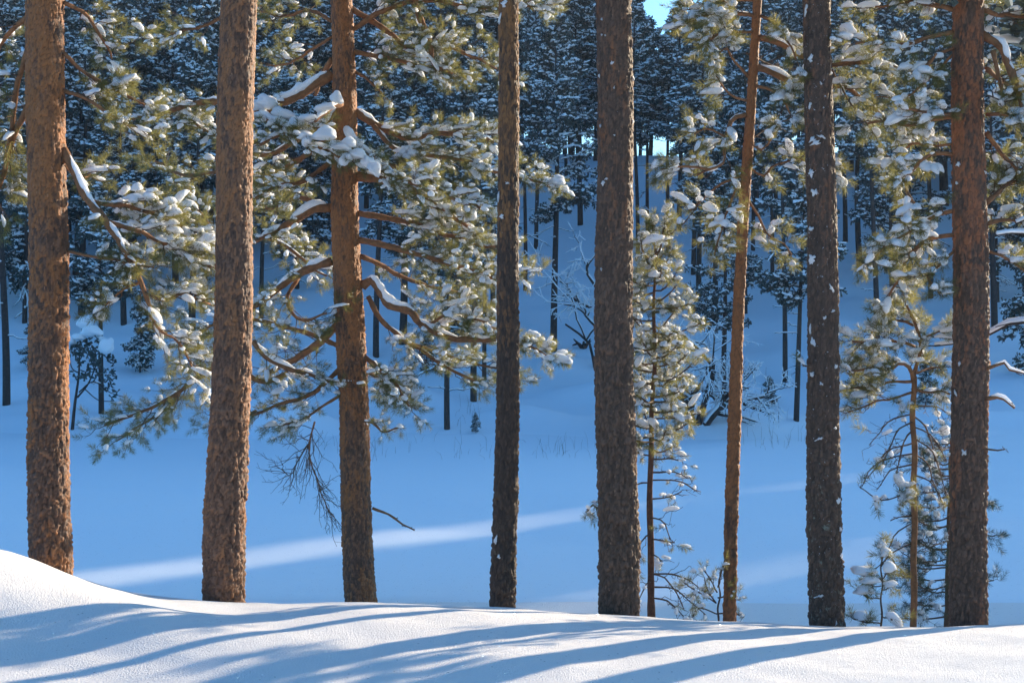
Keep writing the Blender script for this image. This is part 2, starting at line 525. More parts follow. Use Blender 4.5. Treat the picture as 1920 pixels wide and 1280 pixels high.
def snow_lump(seed, sub=3):
    """a pillow of snow as it lies on a shoot: long along x, rounded on top, hollow and ragged below"""
    V, Fc = ICO[sub]
    V = V.copy()
    r = np.random.default_rng(seed)
    k = r.normal(size=(4, 3)) * 1.7; ph = r.random(4) * 6.28
    w = sum(np.sin(V @ k[i] + ph[i]) for i in range(4)) * 0.11
    V = V * (1 + w)[:, None]
    k2 = r.normal(size=(3, 3)) * 5.5
    w2 = sum(np.sin(V @ k2[i] + ph[i]) for i in range(3)) * 0.04
    V = V * (1 + w2)[:, None]
    k3 = r.normal(size=(3, 3)) * 12
    V = V * (1 + 0.02 * sum(np.sin(V @ k3[i] + ph[i]) for i in range(3)))[:, None]
    below = V[:, 2] < 0
    V[below, 2] *= 0.55
    V[:, 2] -= 0.22 * np.maximum(V[:, 0], 0) ** 2       # tip hangs over
    V[:, 1] *= 1 - 0.12 * V[:, 0]
    return V, Fc
LUMPS = [snow_lump(200 + i, 3) for i in range(8)]
LUMPS_LOW = [snow_lump(200 + i, 2) for i in range(8)]
def patch(seed):
    r = np.random.default_rng(seed)
    n, V, Fc = 26, [[0, 0, 1.0]], []
    th = np.arange(n) * 2 * math.pi / n
    f = 0.62 + 0.9 * fbm(3 + 1.6 * np.cos(th), 5 + 1.6 * np.sin(th), seed, 2) + 0.13 * r.normal(size=n)
    f = np.clip(f, 0.15, 1.25)
    for q in (0.4, 0.75, 1.0):
        k = f * q + (1 - f) * 0.3 * (1 - q)
        for j in range(n): V.append([k[j] * math.cos(th[j]), k[j] * math.sin(th[j]), (1 - q ** 2.2) * (0.75 + 0.3 * r.random()) - 0.25 * (q == 1)])
    V = np.array(V)
    j = np.arange(n); k = (j + 1) % n
    T_ = [np.stack([np.zeros(n, int), 1 + j, 1 + k], -1)]
    for q in range(2):
        a = 1 + q * n
        T_ += [np.stack([a + j, a + n + j, a + n + k], -1), np.stack([a + j, a + n + k, a + k], -1)]
    return V, np.concatenate(T_)
PATCHES = [patch(500 + i) for i in range(9)]
def tmpl_mesh(name, tm, mat):
    g = Geo(); g.add(*tm)
    return g.mesh(name, [mat])
LUMP_MESH = [tmpl_mesh('snow_clump', t, M_SNOW) for t in LUMPS]
PATCH_MESH = [tmpl_mesh('snow_patch', t, M_SNOW) for t in PATCHES]
FARLUMP_MESH = [tmpl_mesh('far_snow_clump', t, M_FARSNOW) for t in LUMPS]

# ------------------------------------------------------------------ near trees
def thing(name, loc, label, cat, group=None):
    e = bpy.data.objects.new(name, None)
    e.empty_display_size = 0.3
    COL.objects.link(e)
    e.location = loc
    e['label'] = label; e['category'] = cat
    if group: e['group'] = group
    return e

def local(ob):
    return np.array(ob.location)

def bark_cells(u, v, nu, seed):
    """distance to the edge of the nearest plate and a random tone for it; u wraps at nu cells"""
    iu, iv = np.floor(u), np.floor(v)
    f1 = np.full(u.shape, 9.0); f2 = np.full(u.shape, 9.0); tone = np.zeros(u.shape); dy1 = np.zeros(u.shape)
    for di in (-1, 0, 1):
        for dj in (-1, 0, 1):
            cu, cv = iu + di, iv + dj
            wu = np.mod(cu, nu)
            jx = _hash(wu, cv, seed); jy = _hash(wu, cv, seed + 5)
            ddx, ddy = cu + jx - u, cv + jy - v
            d = np.sqrt(ddx ** 2 + ddy ** 2)
            th = _hash(wu, cv, seed + 11)
            near = d < f1
            f2 = np.where(near, f1, np.minimum(f2, d))
            tone = np.where(near, th, tone)
            dy1 = np.where(near, ddy, dy1)
            f1 = np.where(near, d, f1)
    return f2 - f1, tone, dy1

def near_trunk(root, rows, D, seed, mat, depth=0.013, cell=(0.023, 0.062), orange=(0.1, 0.0), lichen=None, top=11.0, nth=112, step=0.0085):
    """rows: (py, centre px, width px) from the photograph, top to bottom"""
    rows = sorted(rows)
    py = np.array([r[0] for r in rows], float); cx = np.array([r[1] for r in rows], float); wd = np.array([r[2] for r in rows], float)
    zs_r = (HY - py) / F * D; xs_r = (cx - CX) / F * D; rs_r = wd / F * D / 2
    z0, z1 = zs_r.min() - 0.6, zs_r.max() + 0.15
    z = np.arange(z0, z1, step)
    zt = np.arange(z1, top, 0.25)
    z = np.concatenate([z, zt])
    o = np.argsort(zs_r)
    xs = np.interp(z, zs_r[o], xs_r[o]); rs = np.interp(z, zs_r[o], rs_r[o])
    up = z > zs_r.max()
    slope = (xs_r[o][-1] - xs_r[o][-2]) / (zs_r[o][-1] - zs_r[o][-2])
    xs = xs + np.where(up, (z - zs_r.max()) * slope * 0.5, 0)
    rs = rs * np.where(up, np.clip(1 - (z - zs_r.max()) / (top - zs_r.max()) * 0.75, 0.15, 1), 1)
    low = z < zs_r.min() + 0.25
    rs = rs * (1 + 0.35 * np.clip((zs_r.min() + 0.1 - z) / 0.5, 0, 1) ** 1.5)
    xs = xs + 0.012 * np.sin(z * 1.7 + seed) * np.clip(rs / 0.15, 0, 1)
    th = np.arange(nth) * 2 * math.pi / nth
    Rm = float(np.mean(rs[z < z1]))
    nu = 2 * max(3, round(math.pi * Rm / cell[0]))
    U = (th / (2 * math.pi) * nu)[None, :] + np.zeros((len(z), 1))
    Vv = (z / cell[1])[:, None] + 0.35 * np.sin(U * 2 * math.pi / nu * 2 + seed)
    wob = 0.35 * fbm(U * 0.9, Vv * 0.9, seed + 40, 2)
    e, tone, dy = bark_cells(U + wob, Vv + wob, nu, seed)
    e2, tone2, _ = bark_cells((U + wob) * 2, (Vv + wob) * 1.7, nu * 2, seed + 71)
    e3, tone3, _ = bark_cells((U + 1.4 * wob) * .5, (Vv + 1.4 * wob) * .3, max(3, nu // 2), seed + 133)
    hz0 = np.clip((z - zs_r.min()) / (zs_r.max() - zs_r.min()), 0, 1)[:, None]
    foot = 1.15 - 0.75 * smooth(0.1, 0.75, hz0)
    e3 = np.clip(e3 / 0.3, 0, 1)
    e = np.clip(e / 0.42, 0, 1); e2 = np.clip(e2 / 0.5, 0, 1)
    h = depth * (np.sqrt(e) * (0.45 + 0.75 * tone) + 0.28 * np.sqrt(e2) * tone2 + 0.22 * np.clip(dy, -0.6, 0.6))
    h = h * (0.6 + 0.5 * foot) - depth * 0.9 * foot * (1 - np.sqrt(e3)) + depth * 0.5 * foot * (tone3 - .5)
    h = h - depth * 0.5
    h = h + Rm * 0.05 * fbm(U * 0.35, z[:, None] * 1.6 + U * 0, seed + 3, 2)
    R = rs[:, None] + h * np.clip(rs[:, None] / Rm, 0.3, 1)
    X = xs[:, None] + R * np.cos(th); Y = D + R * np.sin(th); Z = z[:, None] + 0 * R
    base = local(root)
    V = np.stack([X, Y, Z], -1).reshape(-1, 3) - base
    i = np.arange(len(z) - 1)[:, None] * nth; j = np.arange(nth)[None, :]; k = (j + 1) % nth
    Q = np.stack([i + j, i + k, i + nth + k, i + nth + j], -1).reshape(-1, 4)
    g = Geo(); g.add(V, Q)
    hz = (z - zs_r.min()) / (zs_r.max() - zs_r.min())
    og = orange[0] + (orange[1] - orange[0]) * np.clip(hz, 0, 1.2)
    g.attr['plate'] = (0.7 * tone + 0.3 * tone2).ravel()
    g.attr['fissure'] = np.minimum(e, 1 - foot * .8 * (1 - e3)).ravel()
    g.attr['orange'] = np.repeat(og, nth)
    li = np.zeros(len(z)) if lichen is None else np.interp(hz, [a for a, b in lichen], [b for a, b in lichen])
    g.attr['lichen'] = np.repeat(li, nth)
    ob = link('trunk', g.mesh('trunk', [mat]), root)
    ob['_r'] = 0.0; del ob['_r']
    def surf(px_, py_):
        zz = (HY - py_) / F * D
        xx = (px_ - CX) / F * D
        cxx = float(np.interp(zz, z, xs)); rr = float(np.interp(zz, z, rs))
        q = max(-0.97, min(0.97, (xx - cxx) / rr))
        return np.array([cxx + rr * q, D - rr * math.sqrt(1 - q * q), zz]), np.array([q, -math.sqrt(1 - q * q), 0])
    return ob, surf

class Tree:
    """a near tree: grows branches, remembers every tuft, and hands out the snow at the end"""
    def __init__(self, root, D, nd=M_NEEDLE, limb=M_LIMB):
        self.root, self.D, self.nd, self.limb = root, D, nd, limb
        self.lumps = []            # (branch object, pos, matrix, size)
        self.base = local(root)

    def branch(self, pts, d=0.0, r=(6, 2), L=(0.42, 0.2), sp=0.085, start=0.15, snow=0.75, size=1.0, pad=0.0, tufts=True,
               vert=0.5, shoots=4, bare=0.0, d0=0.0, lean=0.0, fan=(0.6, 1.15), tsize=1.0):
        n = len(pts)
        ds = [self.D + d0 + (d - d0) * (i / (n - 1)) for i in range(n)]
        P = np.array([at(a[0], a[1], dd) for a, dd in zip(pts, ds)])
        return self.grow(P, r[0] / F * self.D, r[1] / F * self.D, L, sp, start, snow, size, pad, tufts, vert, shoots, bare, lean, fan, tsize)

    def grow(self, P, r0, r1, L, sp, start, snow, size, pad, tufts, vert, shoots, bare, lean, fan, tsize):
        m = max(6, int(np.linalg.norm(np.diff(P, axis=0), axis=1).sum() / 0.06))
        P, length = resample(P, m)
        wig = np.stack([fbm(np.arange(m) * 0.35, np.zeros(m) + 3.3 * i, random.randint(0, 9999), 2) for i in range(3)], -1) * 0.05
        wig[0] = 0; P = P + wig * np.linspace(0.2, 1, m)[:, None]
        R = np.linspace(1, 0, m) ** 0.8 * (r0 - r1) + r1
        R = R * (1 + 0.12 * rng.normal(size=m).clip(-1, 1))
        gb = Geo(); add_tube(gb, P - self.base, R, 8 if r0 > 0.012 else 5)
        bo = link('branch', gb.mesh('branch', [self.limb if r0 > 0.011 else M_TWIG]), self.root)
        gt, T_pos, T_dir, T_sc = Geo(), [], [], []
        S, LONG = [], []
        nt_ = int(length * (1 - start) / sp)
        for k in range(nt_ + 1):
            t = start + (1 - start) * (k + random.random() * 0.8) / (nt_ + 1)
            t = min(t, 0.999)
            f = t * (m - 1); i = int(f); w = f - i
            p = P[i] * (1 - w) + P[min(i + 1, m - 1)] * w
            b = unit(P[min(i + 1, m - 1)] - P[max(i - 1, 0)])
            side = unit(np.cross(b, [0, 0, 1.0])) if abs(b[2]) < 0.95 else np.array([0, 1.0, 0])
            s = 1 if k % 2 else -1
            a = random.uniform(*fan)
            d = b * math.cos(a) + side * s * math.sin(a) * random.uniform(0.4, 1.0) + np.array([0, 0, random.uniform(-vert, vert) + lean])
            if k == nt_: d = b
            d = unit(d)
            ln = (L[0] + (L[1] - L[0]) * t) * random.uniform(0.55, 1.15)
            q = np.linspace(0, 1, 6)[:, None]
            bend = np.array([random.uniform(-.15, .15), random.uniform(-.15, .15), random.uniform(-0.28, 0.05)])
            tw = p + d * ln * q + bend * ln * q * q + np.array([0, 0, 0.16]) * ln * q ** 3
            tw[1:] += rng.normal(size=(5, 3)) * 0.012
            rt = max(0.0022, min(0.006, r1 * 0.8, R[i] * 0.6))
            add_tube(gt, tw - self.base, np.linspace(rt, 0.0018, 6), 4)
            td = unit(tw[-1] - tw[-2])
            tips = [(tw[-1], td)]
            if tufts and random.random() < snow * 0.65:     # snow lying along the outer half of the twig
                u0 = random.uniform(0.45, 0.7); c_ = tw[0] * 0; f3 = u0 * 5; i3 = int(f3)
                c_ = tw[i3] * (1 - f3 + i3) + tw[min(i3 + 1, 5)] * (f3 - i3)
                LONG.append((c_, unit(tw[-1] - tw[2]), min(0.13, ln * random.uniform(0.26, 0.42)), random.uniform(0.026, 0.042) * size, random.uniform(0.022, 0.036) * size))
            for sh in range(shoots):
                qq = 0.3 + 0.62 * (sh + random.random()) / shoots
                f2 = qq * 5; i2 = int(f2)
                pp = tw[i2] * (1 - f2 + i2) + tw[i2 + 1] * (f2 - i2)
                dd = unit(td * 0.75 + unit(np.cross(td, rng.normal(size=3))) * 0.75 + [0, 0, 0.12])
                l2 = random.uniform(0.04, 0.12)
                add_tube(gt, np.array([pp, pp + dd * l2 * 0.5 + [0, 0, -.004], pp + dd * l2]) - self.base, [0.0022, 0.002, 0.0016], 3)
                tips.append((pp + dd * l2, dd))
            if not tufts: continue
            for tp, td2 in tips:
                if random.random() < bare: continue
                sc = random.uniform(0.75, 1.15)
                T_pos.append(tp - td2 * 0.03); T_dir.append(td2); T_sc.append(sc * tsize)
                if random.random() < snow * 0.64:
                    S.append((tp, td2, sc * size * (0.42 + 0.72 * random.random() ** 1.8)))
        if gt.n: link('twigs', gt.mesh('twigs', [M_TWIG]), bo, kind='stuff')
        if T_pos:
            gn = Geo()
            T_pos = np.array(T_pos) - self.base; T_dir = np.array(T_dir); T_sc = np.array(T_sc)
            roll = rng.random(len(T_pos)) * 6.28
            Mx = frames(T_dir, roll) * T_sc[:, None, None]
            v = rng.integers(0, len(TUFTS), len(T_pos))
            for i in range(len(TUFTS)):
                scatter(gn, TUFTS[i], Mx[v == i], T_pos[v == i])
            link('needles', gn.mesh('needles', [self.nd], False), bo, kind='stuff')
        for p, dd, a_, b_, c_ in LONG:
            self.lump(bo, p + np.array([0, 0, c_ * 0.75]), dd, np.array([a_, b_, c_]))
        for p, dd, sc in S:
            self.lump(bo, p + dd * 0.02 + np.array([0, 0, 0.026 * sc]), dd, sc * np.array([0.060 * random.uniform(.8, 1.5), 0.044 * random.uniform(.85, 1.25), 0.038 * random.uniform(.8, 1.3)]))
        if pad > 0:                                   # snow lying along the top of the limb
            gp = Geo()
            i0, i1 = 1, m - 1
            runs = []
            i = i0
            while i < i1:
                ln = random.randint(4, 14)
                runs.append((i, min(i + ln, i1))); i += ln + random.randint(0, 2)
            for a, b in runs:
                if b - a < 3: continue
                seg = P[a:b + 1]; rr = R[a:b + 1]
                q = np.linspace(0, 1, len(seg))
                prof = np.clip(np.sin(q * math.pi), 0.12, 1) ** 0.5 * pad * (1 + 0.25 * fbm(np.arange(len(seg)) * 0.6, np.zeros(len(seg)), random.randint(0, 999), 2))
                wv = np.maximum(rr * 0.9, 0.012) * prof * 1.05
                V, Q = tube_arrays(seg + np.stack([0 * rr, 0 * rr, rr * 0.75 + wv * 0.35], -1), wv, 10)
                add_V = V - self.base
                gp.add(add_V, Q)
                g0 = gp.n - len(V)
                gp.Fa.append((np.array([list(range(9, -1, -1))]) + g0, 0)); gp.Fa.append((np.array([list(range(len(V) - 10, len(V)))]) + g0, 0))
            if gp.n: link('snow_load', gp.mesh('snow_load', [M_SNOW]), bo, kind='stuff')
        return bo

    def lump(self, parent, pos, d, size):
        flat = np.array([d[0], d[1], d[2] * 0.5])
        M = frames(flat[None])[0] * np.asarray(size)[None, :]
        self.lumps.append((parent, pos, M, float(np.prod(size)) ** (1 / 3)))

    def snow(self, limit=280):
        """the largest lumps one by one, the rest of them as one part"""
        self.lumps.sort(key=lambda a: -a[3])
        for parent, pos, M, s in self.lumps[:limit]:
            o = link('snow_clump', random.choice(LUMP_MESH), parent)
            m4 = Matrix.Identity(4)
            for i in range(3):
                for j in range(3): m4[i][j] = M[i, j]
                m4[i][3] = pos[i] - self.base[i]
            o.matrix_local = m4
        rest = self.lumps[limit:]
        if rest:
            g = Geo()
            v = rng.integers(0, 8, len(rest))
            for k in range(8):
                sel = [r for r, q in zip(rest, v) if q == k]
                if sel: scatter(g, LUMPS_LOW[k], np.array([r[2] for r in sel]), np.array([r[1] for r in sel]) - self.base)
            link('small_snow', g.mesh('small_snow', [M_SNOW]), self.root, kind='stuff')

def pillow(T, bo, px_, py_, D, sx, sy, sz, ang, yaw=0.0):
    d = np.array([math.cos(ang) * math.cos(yaw), math.cos(ang) * math.sin(yaw), math.sin(ang)])
    k = 0.5 / F * D
    T.lump(bo, at(px_, py_, D), d, np.array([sx * k, sy * k, sz * k]))

def snow_patches(trunk, surf, spots, root):
    for (px_, py_, w, h) in spots:
        p, nrm = surf(px_, py_)
        s = 0.5 / F * 12.4
        o = link('snow_patch', random.choice(PATCH_MESH), trunk)
        X = np.cross([0, 0, 1.0], nrm); X = unit(X)
        ang = random.uniform(-.5, .5)
        A = X * math.cos(ang) + np.array([0, 0, 1.0]) * math.sin(ang); B = np.cross(nrm, A)
        m4 = Matrix.Identity(4)
        cols = [A * w * s, B * h * s * -1, nrm * 0.014]
        for j in range(3):
            for i in range(3): m4[i][j] = cols[j][i]
        q = p + nrm * 0.006 - local(root)
        for i in range(3): m4[i][3] = q[i]
        o.matrix_local = m4

M_B1 = mat_bark('bark_warm', (0.05, 0.025, 0.014), (0.25, 0.122, 0.068), (0.36, 0.135, 0.04), 0.04)
M_B2 = mat_bark('bark_brown', (0.055, 0.027, 0.015), (0.26, 0.13, 0.073), (0.34, 0.14, 0.05), 0.02)
M_B4 = mat_bark('bark_dark', (0.022, 0.012, 0.007), (0.10, 0.055, 0.032), (0.28, 0.12, 0.035), 0.08, lichen=0.7, fleck=0.3)
M_B5 = mat_bark('bark_grey', (0.042, 0.023, 0.013), (0.185, 0.102, 0.06), (0.27, 0.10, 0.035), 0.02, fleck=0.3)
M_B7 = mat_bark('bark_lichen', (0.032, 0.018, 0.011), (0.145, 0.082, 0.05), (0.24, 0.09, 0.035), 0.0, lichen=0.9, fleck=0.9)
M_B8 = mat_bark('bark_red', (0.042, 0.023, 0.014), (0.185, 0.10, 0.06), (0.33, 0.11, 0.04), 0.06)
M_B6 = mat_bark('bark_orange', (0.05, 0.023, 0.013), (0.22, 0.09, 0.036), (0.30, 0.105, 0.03), 0.13)

def near_tree(base_px, base_py, D, label):
    return thing('pine_tree', at(base_px, base_py, D), label, 'pine tree', 'pines standing along the snowy bank')

# -- the first trunk, behind the drift
D1 = 12.7
t1 = near_tree(96, 1095, D1, 'thick orange brown pine rising behind the rounded snow drift')
near_trunk(t1, [(-60, 86, 67), (0, 86, 68), (200, 87, 69), (400, 88, 70), (700, 91, 71), (1060, 96, 76), (1140, 97, 80)], D1, 1, M_B1, 0.019, orange=(-0.02, 0.22))
T = Tree(t1, D1)
T.branch([(118, 280), (140, 325), (160, 370), (190, 405), (218, 445), (242, 482)], d=-0.25, r=(9, 6), sp=0.2, start=0.4, pad=0.9, L=(.3, .2))
T.branch([(165, 378), (215, 385), (270, 395), (330, 420), (395, 445)], d=0.85, d0=-.1, r=(5, 2), sp=0.05, snow=1.2, size=1.1, L=(.4, .26), vert=.35, pad=.8)
T.branch([(200, 415), (250, 430), (310, 455), (350, 475), (395, 500)], d=.75, d0=-.15, r=(5, 2), sp=0.05, snow=1.2, size=1.15, L=(.4, .28), vert=.35, pad=.8)
T.branch([(240, 480), (262, 530), (280, 570), (288, 600)], d=-0.1, d0=-.2, r=(6, 3), sp=0.08, snow=.7, L=(.5, .4))
T.branch([(285, 555), (312, 562), (345, 552), (390, 570)], d=0.7, d0=-.1, r=(4, 2), sp=0.06, snow=.85, L=(.42, .3))
T.branch([(262, 530), (230, 545), (190, 580)], d=-0.2, d0=-.1, r=(3, 1.5), sp=0.085, snow=.7, L=(.3, .25), size=.9)
T.branch([(280, 590), (300, 620), (330, 640), (360, 690)], d=0.2, d0=-.1, r=(3, 1.5), sp=0.065, snow=.75, L=(.4, .3))
T.branch([(122, 470), (170, 480), (220, 490), (290, 500)], d=-.3, r=(3, 1.5), sp=0.08, start=.3, snow=.6, L=(.25, .2), size=.8, vert=.2)
T.branch([(120, 100), (150, 130), (200, 160), (275, 200)], d=0.3, r=(4, 2), sp=0.07, start=.2, snow=.8, L=(.35, .25), vert=.4)
T.branch([(120, 170), (160, 185), (210, 215), (250, 240)], d=0.0, r=(4, 2), sp=0.08, snow=.7, L=(.35, .25))
T.branch([(120, 5), (160, 30), (190, 70), (215, 110)], d=0.5, r=(4, 2), sp=0.075, snow=.55, L=(.4, .3))
T.branch([(55, 85), (35, 150), (25, 230), (8, 300)], d=0.2, r=(7, 3), sp=0.08, start=.25, snow=.5, L=(.4, .3), pad=.5)
T.branch([(55, 195), (28, 250), (5, 330), (-10, 400)], d=0.5, r=(6, 3), sp=0.08, start=.3, snow=.6, L=(.4, .3))
T.branch([(55, 30), (20, 60), (-20, 120)], d=0.3, r=(6, 3), sp=0.09, start=.2, snow=.4, L=(.45, .3))
T.branch([(120, 310), (150, 330), (185, 320)], d=0.6, r=(3, 1.5), sp=0.1, snow=.5, L=(.3, .2))
T.snow()

# -- the second, bare in the picture
D2 = 12.6
t2 = near_tree(421, 1150, D2, 'thick bare pine trunk with broad sunlit edge beside the snow laden pine')
near_trunk(t2, [(-60, 448, 65), (0, 447, 66), (400, 440, 66), (700, 432, 70), (1000, 423, 75), (1125, 421, 77), (1180, 421, 80)], D2, 2, M_B2, 0.018, orange=(-0.02, 0.15))

# -- the third, whose boughs spread over a third of the picture
D3 = 17.2
t3 = near_tree(677, 1150, D3, 'pine with snow laden boughs spreading wide on both sides of its trunk')
near_trunk(t3, [(-60, 639, 38), (0, 640, 40), (200, 645, 44), (400, 648, 51), (600, 655, 54), (800, 664, 54), (1000, 671, 55), (1130, 677, 58), (1180, 678, 60)], D3, 3, M_B1, 0.016, orange=(0.05, 0.2))
T = Tree(t3, D3)
def B(pts, d=0.0, L=(.42, .2), d0=0.0, **kw):
    return T.branch(pts, d=d * 1.2 + .25, d0=(d0 * 1.2 + .25 if d0 else 0), L=(L[0] * 1.27, L[1] * 1.27), **kw)
# left, high
B([(622, 140), (580, 165), (545, 185), (510, 200), (480, 213)], d=-.4, r=(11, 7), sp=.25, start=.6, pad=1.15, L=(.3, .2))
B([(480, 213), (440, 203), (405, 190), (340, 200), (270, 220), (215, 230)], d=-.2, d0=-.4, r=(7, 3), sp=.09, start=.2, pad=.9, L=(.35, .25), snow=.7)
B([(622, 112), (605, 140), (588, 178)], d=.2, r=(6, 4), sp=.3, tufts=False, L=(.2, .1))
B([(480, 205), (500, 225), (540, 240), (570, 262), (620, 285), (660, 300)], d=-1.0, d0=-.6, r=(6, 3), sp=.07, start=.05, pad=1.5, snow=.95, size=1.1, L=(.3, .25), vert=.35)
B([(640, 195), (600, 235), (580, 240), (530, 250), (490, 270)], d=-.9, r=(8, 3), sp=.07, start=.25, pad=1.4, snow=.9, size=1.1, L=(.35, .25))
B([(640, 235), (680, 290), (740, 330), (790, 350)], d=-1.2, r=(8, 3), sp=.065, start=.2, pad=1.4, snow=.95, size=1.1, L=(.35, .3))
B([(560, 260), (500, 290), (440, 270), (380, 240), (345, 215)], d=-.1, d0=-.3, r=(5, 2), sp=.065, start=.1, snow=.8, L=(.4, .25), pad=.7)
B([(625, 250), (560, 300), (500, 330), (420, 320), (350, 330), (290, 300)], d=.6, r=(6, 2), sp=.075, start=.15, snow=.45, L=(.45, .3), bare=.15)
B([(625, 300), (570, 340), (520, 350), (480, 370)], d=-.6, r=(5, 2), sp=.07, start=.1, snow=.6, L=(.4, .3))
B([(622, 390), (590, 391), (555, 410), (520, 430), (485, 445)], d=-.3, r=(9, 4), sp=.09, start=.3, pad=1.2, snow=.7, L=(.35, .25))
B([(600, 385), (560, 370), (520, 385), (480, 395)], d=.6, r=(5, 2), sp=.075, snow=.6, L=(.4, .3))
B([(622, 490), (590, 500), (550, 520), (510, 550), (470, 578)], d=-.2, r=(8, 5), sp=.12, start=.3, pad=1.0, snow=.6, L=(.35, .25))
B([(475, 455), (500, 447), (540, 463), (575, 492), (610, 520)], d=.3, d0=.4, r=(4, 2), sp=.08, start=.1, pad=.8, snow=.6, L=(.4, .3))
B([(560, 520), (540, 560), (560, 600), (610, 590)], d=-.4, d0=-.1, r=(4, 2), sp=.065, snow=.6, L=(.42, .3))
B([(640, 600), (600, 640), (560, 668), (520, 690), (480, 715)], d=.4, r=(8, 4), sp=.06, start=.2, pad=.4, snow=.25, bare=.55, L=(.6, .4), vert=.7)
B([(475, 640), (500, 668), (540, 690), (590, 705), (640, 720)], d=-.4, d0=-.2, r=(6, 3), sp=.07, start=.1, pad=1.1, snow=.5, bare=.4, L=(.45, .35))
B([(540, 700), (500, 715), (450, 700), (395, 690), (330, 740), (280, 765), (230, 785), (195, 800)], d=-.3, d0=.2, r=(6, 2), sp=.05, start=.25, pad=.6, snow=.3, bare=.35, L=(.5, .3), vert=.55)
B([(395, 700), (350, 720), (320, 760), (260, 800), (220, 825)], d=.3, d0=.1, r=(3, 1.5), sp=.07, start=.1, snow=.35, bare=.1, L=(.35, .25))
B([(640, 650), (560, 620), (480, 600), (420, 600), (340, 640)], d=.9, r=(5, 2), sp=.07, start=.3, snow=.6, L=(.45, .3))
B([(640, 690), (580, 740), (520, 760), (470, 780)], d=-.3, r=(5, 2), sp=.065, start=.2, snow=.45, bare=.3, L=(.45, .3))
B([(640, 740), (590, 770), (560, 790), (530, 800)], d=-.2, r=(3, 1.5), sp=.08, start=.3, snow=.8, size=.9, L=(.35, .2))
B([(480, 770), (440, 790), (400, 780)], d=0, r=(3, 1.5), sp=.07, snow=.4, L=(.3, .25))
B([(470, 500), (430, 470), (390, 420), (350, 350)], d=.9, d0=.6, r=(4, 2), sp=.08, snow=.45, L=(.45, .3))
# right
B([(660, 205), (700, 232), (760, 258), (830, 250), (900, 256), (930, 268)], d=.1, r=(7, 3), sp=.06, start=.15, pad=.9, snow=.9, size=1.15, L=(.38, .25), vert=.45)
B([(700, 235), (740, 280), (800, 290), (870, 300), (925, 320), (985, 335), (1030, 345)], d=-.3, d0=0, r=(5, 2), sp=.06, start=.1, snow=.9, size=1.2, L=(.36, .22), vert=.4, pad=.8)
B([(665, 330), (720, 338), (780, 358), (830, 395), (875, 425)], d=-.2, r=(9, 3), sp=.06, start=.2, pad=.7, snow=.85, size=1.15, L=(.42, .25))
B([(668, 300), (730, 310), (790, 330), (850, 370), (900, 390)], d=-.9, r=(6, 2), sp=.065, start=.2, snow=.9, size=1.25, L=(.4, .25), pad=.8)
B([(672, 400), (730, 410), (800, 425), (870, 450), (928, 465)], d=.2, r=(6, 2), sp=.06, start=.15, snow=.75, L=(.42, .25))
B([(672, 450), (720, 460), (790, 480), (860, 500), (925, 520), (985, 512)], d=-.4, r=(6, 2), sp=.06, start=.15, snow=.75, L=(.42, .22))
B([(675, 480), (720, 500), (780, 530), (850, 545), (900, 560)], d=.6, r=(5, 2), sp=.08, start=.15, snow=.5, L=(.4, .3))
B([(680, 535), (698, 527), (712, 545), (730, 570), (770, 585), (800, 615), (840, 632), (900, 636), (940, 634)], d=-.5, r=(9, 4), sp=.09, start=.3, pad=1.0, snow=.8, L=(.35, .25))
B([(800, 612), (840, 590), (890, 600), (925, 615)], d=-.7, d0=-.3, r=(3, 2), sp=.05, start=.05, snow=.95, size=1.25, L=(.35, .22), vert=.4)
B([(930, 634), (975, 648), (1005, 655), (1035, 668)], d=-.5, d0=-.5, r=(3, 2), sp=.055, start=.05, snow=.95, size=1.2, L=(.22, .14), vert=.4)
B([(690, 555), (715, 600), (770, 645), (840, 690), (905, 720)], d=-.2, r=(5, 2), sp=.075, start=.2, snow=.6, bare=.3, L=(.45, .25), pad=.5)
B([(760, 640), (820, 660), (880, 680), (925, 690), (975, 712)], d=.3, d0=.1, r=(3, 1.5), sp=.07, snow=.7, L=(.35, .2), bare=.1)
B([(684, 670), (710, 690), (740, 720), (765, 762)], d=-.5, r=(5, 2), sp=.05, start=.1, snow=.85, L=(.33, .2))
B([(684, 690), (715, 715), (745, 745)], d=.3, r=(4, 2), sp=.06, start=.1, snow=.8, L=(.33, .22))
B([(650, 795), (690, 790), (720, 808), (748, 802)], d=-.5, d0=-.3, r=(2.5, 1.5), sp=.09, start=.1, snow=1, size=.85, L=(.12, .1), shoots=1)
# top
B([(655, 15), (720, 55), (780, 95), (850, 90), (928, 130)], d=.2, r=(6, 2), sp=.06, start=.1, snow=.65, L=(.45, .3))
B([(770, -10), (790, 40), (805, 80), (815, 120), (850, 140)], d=-.3, r=(7, 3), sp=.065, start=.05, snow=.6, L=(.45, .3))
B([(655, 95), (720, 108), (790, 125), (850, 132)], d=-.1, r=(5, 2), sp=.065, start=.1, snow=.6, L=(.4, .25))
B([(655, 60), (720, 20), (800, 0), (900, 15), (985, 12), (1020, 10)], d=-.5, r=(5, 2), sp=.06, start=.1, snow=.75, L=(.45, .25), size=1.1)
B([(658, 130), (690, 150), (720, 175)], d=-.2, r=(3, 1.5), sp=.09, start=.1, snow=.5, L=(.25, .15))
B([(622, 40), (580, 20), (530, 30), (490, 20)], d=.4, r=(4, 2), sp=.08, start=.1, snow=.4, L=(.4, .3))
B([(622, 70), (580, 95), (540, 120), (500, 120)], d=.5, r=(3, 1.5), sp=.09, start=.2, snow=.6, L=(.3, .25))
B([(420, 30), (380, 50), (330, 60), (270, 70)], d=1.2, d0=1.2, r=(4, 2), sp=.08, start=.1, snow=.4, L=(.45, .35))
